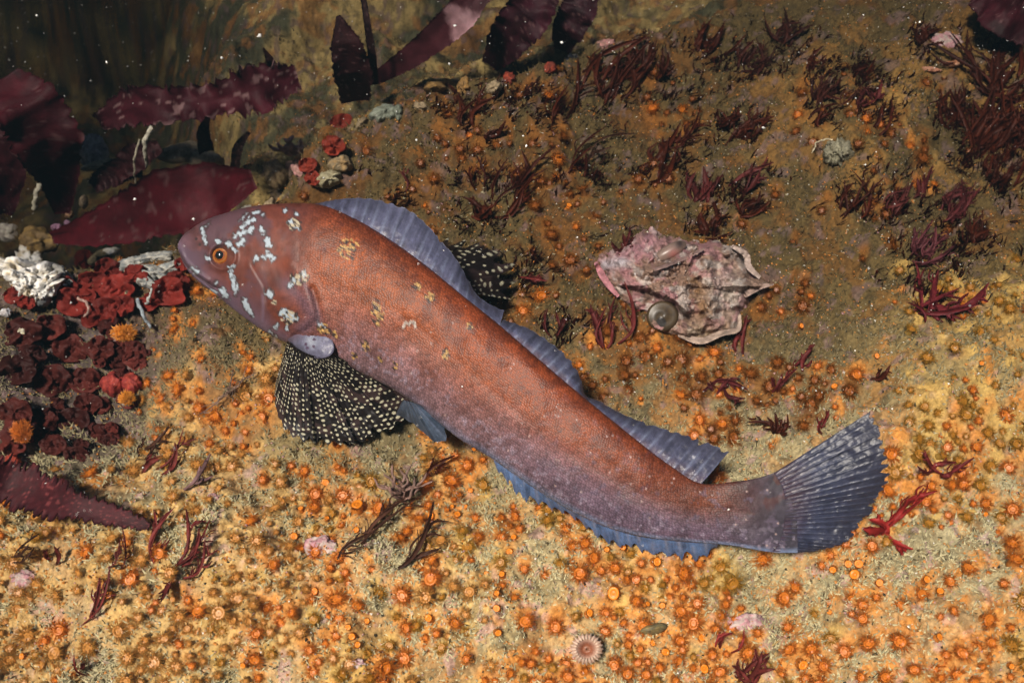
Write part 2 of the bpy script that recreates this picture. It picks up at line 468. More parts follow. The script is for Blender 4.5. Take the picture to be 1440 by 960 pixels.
# gold flecks with black ones between them
CLUS = [(490, 350, 15, 15, 26), (416, 316, 9, 11, 12), (530, 440, 9, 18, 22), (585, 404, 6, 7, 8), (605, 417, 7, 8, 9), (456, 462, 10, 8, 12),
        (514, 487, 7, 8, 9), (627, 498, 5, 9, 9), (661, 459, 4, 5, 5), (421, 391, 13, 9, 16), (406, 446, 11, 10, 14), (498, 500, 4, 4, 4), (556, 514, 4, 7, 4),
        (412, 312, 8, 9, 8), (384, 424, 4, 4, 4), (470, 470, 5, 4, 4), (535, 505, 3, 4, 3)]
r2 = np.random.default_rng(5)
gold = np.array([.42, .25, .085])
for cx, cy, rx, ry, n in CLUS:
    bx = slice(None)
    for k in range(n * 2):
        a = r2.uniform(0, 6.28); q = r2.uniform(0, 1) ** .6
        x = cx + rx * q * math.cos(a); y = cy + ry * q * math.sin(a)
        sel = np.where((np.abs(FBX - x) < 9) & (np.abs(FBY - y) < 9))
        X = FBX[sel]; Y = FBY[sel]
        t = r2.uniform(.3, .8)
        e = np.hypot(((X - x) * math.cos(t) + (Y - y) * math.sin(t)) / 1.5, (-(X - x) * math.sin(t) + (Y - y) * math.cos(t)) / .8)
        k2 = sst(2.4, 1.3, e)
        colr = gold * r2.uniform(.7, 1.1) if k % 2 == 0 else np.array([.03, .02, .018])
        if cx < 430 and k % 2 == 0: colr = np.array([.36, .30, .21])
        bc[sel] = mixc(bc[sel], colr, k2 * .95)
for x, y, r, k in [(456, 350, 6, .8), (480, 316, 4, .5), (470, 345, 3, .4), (455, 326, 3, .4), (555, 372, 3, .3), (574, 398, 3, .5)]:
    bc = mixc(bc, [.09, .025, .02], np.exp(-(np.hypot(FBX - x, FBY - y) / r) ** 2) * k)
bc = mixc(bc, [.36, .32, .28], sst(2.4, 1.2, seg_dist(FBX, FBY, [(567, 460), (570, 454), (575, 456), (578, 452), (583, 453), (584, 460)])) * .85)
for k in range(60):
    t0 = r2.uniform(.35, .98); i = int(t0 * (NS - 1)); q = r2.uniform(-.85, .8)
    x, y = cen[i] + half[i] * q
    e = np.hypot(FBX - x, FBY - y)
    bc = mixc(bc, [.34, .24, .22] if k % 3 else [.05, .03, .03], sst(2.0, .8, e) * .8)

# skin material: overlapping scales in relief
M_skin = mat("fish_skin", rough=0.5, spec=0.30)
n = M_skin.node_tree.nodes; l = M_skin.node_tree.links; pb = n["Principled BSDF"]
pa = n.new("ShaderNodeAttribute"); pa.attribute_name = "Pat"
vo = n.new("ShaderNodeTexVoronoi"); vo.inputs["Scale"].default_value = 1.0; vo.inputs["Randomness"].default_value = .6
vo.voronoi_dimensions = '2D'
l.new(pa.outputs["Vector"], vo.inputs["Vector"])
mr = n.new("ShaderNodeMapRange"); mr.inputs["From Min"].default_value = .1; mr.inputs["From Max"].default_value = .62
mr.inputs["To Min"].default_value = 1.16; mr.inputs["To Max"].default_value = .66
l.new(vo.outputs["Distance"], mr.inputs["Value"])
# head skin is smooth: Pat.z fades the scales in
sx = n.new("ShaderNodeSeparateXYZ"); l.new(pa.outputs["Vector"], sx.inputs[0])
mf = n.new("ShaderNodeMix"); mf.inputs[2].default_value = 1.0
l.new(sx.outputs["Z"], mf.inputs[0]); l.new(mr.outputs[0], mf.inputs[3])
vm = n.new("ShaderNodeVectorMath"); vm.operation = 'SCALE'
at_ = [x for x in n if x.type == 'ATTRIBUTE' and x.attribute_name == "Col"][0]
sv = n.new("ShaderNodeSeparateXYZ"); l.new(vo.outputs["Color"], sv.inputs[0])
mv = n.new("ShaderNodeMapRange"); mv.inputs["To Min"].default_value = .80; mv.inputs["To Max"].default_value = 1.2
l.new(sv.outputs["X"], mv.inputs["Value"])
mm = n.new("ShaderNodeMath"); mm.operation = 'MULTIPLY'; l.new(mr.outputs[0], mm.inputs[0]); l.new(mv.outputs[0], mm.inputs[1]); l.new(mm.outputs[0], mf.inputs[3])
l.new(at_.outputs["Color"], vm.inputs[0]); l.new(mf.outputs[0], vm.inputs["Scale"])
l.new(vm.outputs[0], pb.inputs["Base Color"])
bu = n.new("ShaderNodeBump"); bu.inputs["Strength"].default_value = .35; bu.inputs["Distance"].default_value = .0006
l.new(mf.outputs[0], bu.inputs["Height"]); l.new(bu.outputs[0], pb.inputs["Normal"])
PAT = np.stack([np.broadcast_to((sarc / 3.7)[:, None], FBX.shape) + .35 * Vv * 8, Vv * np.linalg.norm(half, axis=1)[:, None] / 3.2,
                sst(.14, .22, T) * (1 - sst(.90, .97, T))], -1)
bf = grid_faces(NS, NM, True)
vb = BODY.reshape(-1, 3)
capA = BODY[0].mean(0); capB = BODY[-1].mean(0)
vb = np.vstack([vb, capA, capB])
cbv = np.vstack([bc.reshape(-1, 3), bc[0].mean(0), bc[-1].mean(0)])
pav = np.vstack([PAT.reshape(-1, 3), PAT[0].mean(0), PAT[-1].mean(0)])
j = np.arange(NM); j2 = (j + 1) % NM
c1 = np.stack([j2, j, np.full(NM, NS * NM), np.full(NM, NS * NM)], 1)
o0 = (NS - 1) * NM
c2 = np.stack([o0 + j, o0 + j2, np.full(NM, NS * NM + 1), np.full(NM, NS * NM + 1)], 1)
FISH_AT = Vector(BODY[NS // 2].mean(0))
fish = thing("fish", FISH_AT, "large rust red fish with pale blue head flecks and bluish tail above the reef", "fish")
def fpart(name, V, F, colors, m, parent=None, uv=None):
    V = np.asarray(V) - np.array(FISH_AT)
    return link(name, mesh_np(name, V, F, colors, [m], uv=uv), parent or fish)
def fix(F):
    """quads with a repeated last corner -> triangles kept as a separate list"""
    return F
tri = np.vstack([c1[:, :3], c2[:, :3]])
quads_as_tris = np.vstack([bf[:, [0, 1, 2]], bf[:, [0, 2, 3]]])
body = fpart("body", vb, np.vstack([quads_as_tris, tri]), cbv, M_skin, uv=pav)

def uvsphere(nu=24, nv=14):
    a = np.linspace(0, 2 * np.pi, nu, endpoint=False); b = np.linspace(-np.pi / 2, np.pi / 2, nv)
    A, Bq = np.meshgrid(a, b)
    return np.stack([np.cos(A) * np.cos(Bq), np.sin(A) * np.cos(Bq), np.sin(Bq)], -1).reshape(-1, 3), grid_faces(nv, nu, True)

def mat_plain(name, c, rough=.5, spec=.5, coat=0., trans=0.):
    m = mat(name, c, rough, attr=False, spec=spec, coat=coat)
    m.node_tree.nodes["Principled BSDF"].inputs["Transmission Weight"].default_value = trans
    m.node_tree.nodes["Principled BSDF"].inputs["IOR"].default_value = 1.2 if trans else 1.45
    return m
# eye: ball, orange iris dome, black pupil
ei = np.unravel_index(np.argmin(np.where(near, er, 1e9)), er.shape)
ed = dep[ei]
EC = at(312., 360., ed + .0012)
E1 = U_ * 1.0; E3 = -F_ + .10 * U_ - .15 * R_; E3 /= np.linalg.norm(E3)
E1 = np.cross(E3, R_); E1 /= np.linalg.norm(E1); E2 = np.cross(E1, E3)
SV, SF = uvsphere(40, 24)
er_m = 14.8 / FX * ed
def eyepart(name, scl, colf, m, parent, off=0.):
    V = EC + E3 * off + (SV[:, :1] * E2 + SV[:, 1:2] * E1) * scl[0] + SV[:, 2:] * E3 * scl[1]
    return fpart(name, V, SF, colf, m, parent)
ea = np.arctan2(SV[:, 1], SV[:, 0]); rr_ = np.hypot(SV[:, 0], SV[:, 1])
icol = np.where((rr_ > .86)[:, None], np.array([.16, .06, .05]), np.array([.27, .070, .012]) * (.35 + .8 * fbm(ea * 3, rr_ * 4, 51, 3))[:, None])
icol = np.where(((rr_ < .68) & (rr_ > .58))[:, None], np.array([.30, .12, .025]), icol)
M_eye = mat("eye_iris", rough=.14, spec=.6, coat=.6)
eye = eyepart("eye", (er_m, er_m * .62), icol, M_eye, fish)
M_pup = mat_plain("pupil_black", (.008, .009, .008), .08, .6, .6)
eyepart("pupil", (er_m * .50, er_m * .36), np.zeros((len(SV), 3)) + .01, M_pup, eye, er_m * .36)

# fins: membranes carried by rays, with real thickness
def fin(name, base, edge, dbase, dedge, nrays, colf, m, nu=220, nv=70, notch=.08, th=.0006, power=1.0, bow=0.0, parent=None, ridge=.0004, spread=None):
    b = resample(base, nu); e = resample(edge, nu)
    u = np.linspace(0, 1, nu)
    ph = u * nrays + .55 * (vnoise(u * nrays * .45, u * 0, 64) - .5) * np.sin(np.pi * u)
    sawt = np.abs(np.sin(np.pi * ph)) * (.35 + .9 * vnoise(ph * .8, ph * 0, 66))
    jag = 1 - notch * (sawt ** 2) * (.6 + .8 * vnoise(ph * .9, ph * 0, 61)) - .25 * notch * vnoise(u * 160, u * 0, 62)
    v = np.linspace(0, 1, nv)
    vv = v[None, :] * (1 + (jag[:, None] - 1) * v[None, :] ** 3)
    p = b[:, None, :] * (1 - vv[..., None]) + e[:, None, :] * vv[..., None]
    db = dbase(b[:, 0], b[:, 1]) if callable(dbase) else np.full(nu, dbase)
    de = dedge(e[:, 0], e[:, 1]) if callable(dedge) else np.full(nu, dedge)
    d = db[:, None] * (1 - vv ** power) + de[:, None] * vv ** power - bow * np.sin(np.pi * np.clip(vv, 0, 1))
    rg = np.exp(-(np.abs((ph + .5) % 1 - .5) / .16) ** 2)[:, None] * (1 - .55 * vv)
    d = d + .0005 * (fbm(p[..., 0] / 9, p[..., 1] / 9, 63, 2) - .5) * 2 + .006 * vv * (fbm(p[..., 0] / 45, p[..., 1] / 45, 65, 2) - .5)
    t = th * (1 - .6 * vv)
    A = at(p[..., 0], p[..., 1], d - t - ridge * rg); Bk = at(p[..., 0], p[..., 1], d + t + ridge * rg * .5)
    c = colf(u[:, None] + 0 * vv, vv, p[..., 0], p[..., 1], ph[:, None] + 0 * vv, rg)
    F1 = grid_faces(nu, nv); N0 = nu * nv
    rim = np.r_[np.arange(nv), np.arange(1, nu) * nv + nv - 1, (nu - 1) * nv + np.arange(nv - 2, -1, -1), np.arange(nu - 2, 0, -1) * nv]
    r2_ = np.roll(rim, -1)
    Fr = np.stack([rim, r2_, r2_ + N0, rim + N0], 1)
    return fpart(name, np.vstack([A.reshape(-1, 3), Bk.reshape(-1, 3)]), np.vstack([F1, F1[:, ::-1] + N0, Fr]),
                 np.vstack([c.reshape(-1, 3)] * 2), m, parent)

def blue_fin(dark_tip=.6, red=.25, base=(.062, .064, .108), streak=.65):
    base = np.array(base)
    def f(u, v, x, y, ph, rg):
        n_ = fbm(x / 14, y / 14, 71, 3); st = fbm(ph * 3.1, v * 1.6, 72, 3) * .6 + .4 * fbm(ph * 9.0, v * 3, 73, 2) + .5 * (n_ - .5)
        c = base * (.30 + 1.40 * st)[..., None]
        c = mixc(c, np.array([.028, .026, .036]), np.clip(dark_tip * sst(.35, 1.0, v + .4 * (n_ - .5)), 0, 1))
        c = mixc(c, np.array([.19, .215, .31]), rg * streak * (1 - .7 * v) * sst(.25, .6, fbm(ph * 2.3, v * 2.2, 74, 2)) * 1.3)
        c = mixc(c, np.array([.12, .036, .022]), red * (1 - sst(0, .4, v)) * (1 - .5 * rg))
        return c
    return f
dB = lambda x, y: dF(x)
fin("spiny_dorsal_fin",
    [(436, 292), (470, 297), (500, 311), (550, 342), (600, 378), (650, 419), (680, 443), (702, 460)],
    [(440, 287), (470, 281), (510, 278), (546, 284), (578, 296), (602, 317), (622, 340), (642, 364), (658, 392), (670, 413), (690, 428), (709, 436)],
    dB, lambda x, y: dF(x) + .016, 21, blue_fin(.25, .1, (.075, .077, .128), .6), M_fin, 260, 60, .06, bow=.002)
fin("soft_dorsal_fin",
    [(700, 458), (740, 491), (780, 526), (815, 556), (850, 586), (880, 609), (915, 637), (950, 664), (984, 683)],
    [(708, 449), (742, 461), (772, 479), (797, 500), (812, 520), (819, 540), (822, 553), (846, 565), (870, 579), (892, 588), (922, 598), (962, 610), (1002, 624), (1026, 634)],
    dB, lambda x, y: dF(x) + .012, 24, blue_fin(.55, .35), M_fin, 320, 64, .10, bow=.002)
fin("tail_fin",
    [(1088, 665), (1098, 680), (1103, 696), (1104, 716), (1102, 740), (1096, 760), (1086, 775)],
    [(1226, 577), (1236, 596), (1243, 618), (1250, 645), (1252, 668), (1245, 686), (1233, 702), (1228, 720), (1214, 730), (1207, 746), (1196, 759), (1176, 768), (1140, 776)],
    lambda x, y: dF(x), lambda x, y: dF(x) + .006 * np.cos(y / 40), 23, blue_fin(.62, .3, (.030, .034, .064), .16), M_fin, 360, 90, .08, ridge=.00045, th=.0013)
fin("anal_fin",
    [(692, 642), (720, 660), (760, 689), (800, 714), (850, 739), (900, 754), (940, 759), (985, 763), (1010, 764)],
    [(702, 668), (738, 706), (774, 718), (806, 730), (846, 762), (896, 776), (946, 788), (988, 788), (1008, 770)],
    lambda x, y: dF(x) + .002, lambda x, y: dF(x) + .010, 19, blue_fin(.35, .0, (.085, .14, .27), .85), M_fin, 420, 40, .8)
fin("pelvic_fin",
    [(566, 562), (578, 565), (590, 569)],
    [(556, 583), (580, 596), (600, 612), (618, 625), (629, 617), (628, 604), (612, 583)],
    lambda x, y: dF(x) - .012, lambda x, y: dF(x) + .006, 6, blue_fin(.45, .05, (.07, .10, .15), .5), M_fin, 90, 60, .12, ridge=.001)

def spotted(nr, period, jit, lead=0.0, pw=.30, seed=0):
    def f(u, v, x, y, ph, rg):
        c = np.ones(v.shape + (3,)) * np.array([.010, .007, .007])
        c = mixc(c, np.array([.045, .026, .025]), sst(.50, .62, fbm(ph * 1.0, v * period * .5, 81 + seed, 3)) * .8 * sst(.2, .5, v))
        for sub, off, sz in ((0, 0., 1.), (.5, .5, .72)):
            pr = ph + sub
            ri = np.floor(pr + .5)
            a = pr - ri                                          # across the ray
            jj = _h(ri, ri * 0 + 3, 5 + seed)
            q = v * period * (1 + .12 * jj) + jj * 1.7 + off + .30 * (fbm(ph * .8, v * 6, 82, 2) - .5)
            k = np.floor(q); fr = q - k - .5
            on = _h(ri, k, 9 + seed)
            wx = (.10 + .22 * _h(k, ri, 11) ** 2) * sz
            dd = np.hypot(a / wx, fr / (pw * sz * (.75 + .5 * on)))
            keep = (on > (.10 if sub == 0 else .42)) & (v > .03)
            c = mixc(c, np.array([.50, .47, .34]), sst(1.0, .62, dd) * keep * .95)
        return c
    return f
lob = [(404, 479), (412, 486), (424, 493), (438, 499), (452, 502), (466, 500), (474, 500)]
fin("pectoral_fin", lob,
    [(387, 540), (386, 566), (391, 586), (398, 603), (420, 620), (447, 626), (476, 626), (504, 623), (526, 614), (554, 601), (576, 583), (590, 567)],
    lambda x, y: dF(x) - .021, lambda x, y: gdepth(x, y) - .013, 17, spotted(17, 17, .2), M_fin_spot, 520, 260, .085, power=.8, ridge=.0009)
fin("pectoral_fin", [(596, 372), (606, 384), (616, 394), (628, 402), (642, 408)],
    [(630, 332), (682, 340), (708, 352), (726, 367), (731, 381), (727, 402), (722, 422)],
    lambda x, y: dF(x) + .030, lambda x, y: gdepth(x, y) - .014, 6, spotted(6, 11, .2, pw=.30, seed=4), M_fin_spot, 260, 180, .42, ridge=.0012)
# fleshy lobe that carries the near pectoral fin
lc = (436, 478); la = math.radians(28)
V = SV.copy()
qx = lc[0] + (V[:, 0] * math.cos(la) * 36 - V[:, 1] * math.sin(la) * 21)
qy = lc[1] + (V[:, 0] * math.sin(la) * 36 + V[:, 1] * math.cos(la) * 21)
SVh, SFh = uvsphere(72, 40)
V = SVh
qx = lc[0] + (V[:, 0] * math.cos(la) * 37 - V[:, 1] * math.sin(la) * 22)
qy = lc[1] + (V[:, 0] * math.sin(la) * 37 + V[:, 1] * math.cos(la) * 22)
lcol = np.array([.125, .12, .18]) * (.75 + .5 * fbm(qx / 9, qy / 9, 85, 3))[:, None]
lcol = mixc(lcol, [.085, .045, .05], sst(.2, 1., -(qx - 436) / 40 - (qy - 478) / 30) * .8)
lcol = mixc(lcol, [.03, .028, .035], sst(.35, 1., V[:, 1] * .8 - .25 * V[:, 0]))
lcol = mixc(lcol, [.30, .32, .38], np.exp(-(np.hypot(qx - 438, qy - 480) / 9) ** 2) * .85)
lcol = mixc(lcol, [.10, .06, .085], np.exp(-(np.hypot(qx - 416, qy - 462) / 14) ** 2) * .7)
for x, y in ((430, 484), (434, 471), (442, 477), (444, 471), (432, 489), (441, 487)):
    lcol = mixc(lcol, [.06, .03, .06], sst(2.6, 1.6, np.hypot(qx - x, qy - y)))
fpart("fin_base", at(qx, qy, dF(qx) - .0165 - .0040 * V[:, 2] - .00016 * (qx - 436) * .5 - .00012 * (qy - 478) - .0015 * (fbm(qx / 10, qy / 10, 86, 3) - .5)), SFh, lcol, M_fin)

FISH_POLY = [tuple(p) for p in D2[::20]] + [(1226, 577), (1252, 668), (1140, 776)] + [tuple(p) for p in B2[::-20]]

# ------------------------------------------------------------------ seaweed
DARK = (.062, .011, .003); RED = (.20, .022, .018); MAR = (.085, .012, .018); BROWN = (.070, .028, .016); PURP = (.058, .014, .008)

def strip(path, widths, col, lifts, n=22, m=5, th=.0006, ruffle=0.0, tooth=0.0, twist=0.0, seed=0, cup=.15, waves=7, tint=None, ragged=0.0):
    """a leaf along a path of photo positions, laid at lifts metres in front of the reef"""
    p = resample(path, n)
    L = np.linspace(0, 1, n)
    W = np.interp(L, np.linspace(0, 1, len(widths)), widths)
    LI = np.interp(L, np.linspace(0, 1, len(lifts)), lifts)
    g = np.median(np.c_[gdepth(p[:, 0], p[:, 1]), np.roll(gdepth(p[:, 0], p[:, 1]), 1)], axis=1)
    hwn = max(2, n // 5)
    k = np.hanning(2 * hwn + 3)[1:-1]; k /= k.sum()
    gs = np.minimum(np.convolve(np.pad(g, hwn, mode='edge'), k, 'valid'), .92)
    d = gs - LI
    c3 = at(p[:, 0], p[:, 1], d)
    t3 = np.gradient(c3, axis=0); t3 /= np.linalg.norm(t3, axis=1)[:, None] + 1e-9
    vw = c3 - CAM; vw /= np.linalg.norm(vw, axis=1)[:, None]
    s3 = np.cross(t3, vw); s3 /= np.linalg.norm(s3, axis=1)[:, None] + 1e-9
    n3 = np.cross(s3, t3)
    tw = twist * (vnoise(L * 2.3 + seed, L * 0, seed) - .5) * 2
    side = s3 * np.cos(tw)[:, None] + n3 * np.sin(tw)[:, None]
    nor = -s3 * np.sin(tw)[:, None] + n3 * np.cos(tw)[:, None]
    q = np.linspace(-1, 1, m)
    wm = (W / FX * d)[:, None] * .5
    eg = np.ones((n, m))
    if tooth or ragged:
        eg = 1 + (np.abs(q)[None, :] ** 6) * (tooth * (vnoise(L * n / 1.6, L * 0, seed + 3)[:, None] - .3) + ragged * (fbm(L * 9 + 7 * (q[None, :] > 0).T, L * 0 + seed, seed + 4, 3)[:, None].reshape(n, -1)[:, :1] - .5) * 2)
    off = (q[None, :] * eg) * wm
    rip = ruffle * wm * (np.abs(q)[None, :] ** 1.5) * np.sin(L[:, None] * waves * 6.28 + seed + 1.2 * q[None, :] + 9 * vnoise(L * 3, L * 0, seed)[:, None]) * (.4 + vnoise(L * 5, L * 0 + 3, seed)[:, None]) + cup * wm * q[None, :] ** 2
    rip += ruffle * .5 * wm * (fbm(L[:, None] * 6 + 0 * q[None, :], q[None, :] * 1.5 + 0 * L[:, None] + seed, seed + 8, 3) - .5) * 2
    mid_ = c3[:, None, :] + side[:, None, :] * off[..., None] - nor[:, None, :] * rip[..., None]
    A = mid_ - nor[:, None, :] * th; B = mid_ + nor[:, None, :] * th
    F1 = grid_faces(n, m); N0 = n * m
    rim = np.r_[np.arange(m), np.arange(1, n) * m + m - 1, (n - 1) * m + np.arange(m - 2, -1, -1), np.arange(n - 2, 0, -1) * m]
    r2_ = np.roll(rim, -1)
    Fc = np.vstack([F1, F1[:, ::-1] + N0, np.stack([rim, r2_, r2_ + N0, rim + N0], 1)])
    cc = np.ones((n, m, 3)) * np.array(col) * (.65 + .7 * fbm(L[:, None] * 5 + 0 * q, q[None, :] * 1.3 + seed + 0 * L[:, None], seed + 5, 3))[..., None]
    if tint is not None:
        cc = tint(cc, L[:, None] + 0 * q[None, :], q[None, :] + 0 * L[:, None], np.broadcast_to(p[:, :1], (n, m)))
    V = np.vstack([A.reshape(-1, 3), B.reshape(-1, 3)])
    return V, Fc, np.vstack([cc.reshape(-1, 3)] * 2)

WN = [0]
def weed(base, tips, width, col, label, lift=.012, name="seaweed_tuft", group="red seaweed tufts", fork=True):
    """a holdfast with one blade per tip; longer blades fork"""
    b3 = hit(base[0], base[1])[0]
    t = thing(name, b3, label, "seaweed", group)
    for tp in tips:
        WN[0] += 1; sd_ = WN[0]
        r3 = np.random.default_rng(sd_)
        sc0 = .30 * math.hypot(tp[0] - base[0], tp[1] - base[1])
        bx, by = base[0] + r3.uniform(-1, 1) * (3 + sc0), base[1] + r3.uniform(-.7, .7) * (3 + sc0)
        dx, dy = tp[0] - bx, tp[1] - by
        L = math.hypot(dx, dy)
        bend = r3.uniform(-.26, .26) * L
        px_, py_ = -dy / max(L, 1), dx / max(L, 1)
        path = [(bx, by), (bx + dx * .35 + px_ * bend, by + dy * .35 + py_ * bend), (bx + dx * .7 + px_ * bend * .7, by + dy * .7 + py_ * bend * .7), tp]
        wd = width * r3.uniform(.28, .85)
        lf = lift * r3.uniform(.6, 1.3)
        cv = np.array(col) * r3.uniform(.7, 1.35)
        Vs, Fs, Cs = strip(path, [wd * .3, wd * .7, wd, wd * .75, wd * .12], cv, [.001, lf * .5, lf * .9, lf], 14, 3, .0005, ruffle=.25, twist=.9, seed=sd_, waves=2.5)
        if fork and L > 12:
            for s_ in range(int(r3.integers(3, 6 + (L > 30) * 4))):
                f0 = r3.uniform(.15, .8); ln = L * r3.uniform(.14, .42) * (1.1 - .5 * f0)
                a = math.atan2(dy, dx) + r3.choice((-1, 1)) * r3.uniform(.2, .75)
                q0 = (bx + dx * f0 + px_ * bend * .9, by + dy * f0 + py_ * bend * .9)
                kk = r3.uniform(-.25, .25) * ln
                V2, F2, C2 = strip([q0, (q0[0] + .5 * ln * math.cos(a) - kk * math.sin(a), q0[1] + .5 * ln * math.sin(a) + kk * math.cos(a)), (q0[0] + ln * math.cos(a + .1), q0[1] + ln * math.sin(a + .1))],
                                   [wd * .3, wd * r3.uniform(.2, .7), wd * .1], cv, [lf * f0, lf * (f0 + r3.uniform(.05, .45))], 9, 3, .0004, ruffle=.2, twist=.9, seed=sd_ + 500 + s_)
                Fs = np.vstack([Fs, F2 + len(Vs)]); Vs = np.vstack([Vs, V2]); Cs = np.vstack([Cs, C2])
        link("blade", mesh_np("blade", Vs - b3, Fs, Cs, [M_weed]), t)
    return t

def fan(base, n, ang_, spread, length, seed):
    r3 = np.random.default_rng(seed)
    out = []
    for k in range(int(n * 1.5)):
        a = math.radians(ang_ * .55 + 26 + r3.normal(0, spread * .26)); L = length * r3.uniform(.35, 1.15)
        ox = r3.normal(0, .22) * length
        out.append((base[0] + ox + L * math.cos(a), base[1] - L * math.sin(a) + r3.normal(0, .06) * length))
    return out

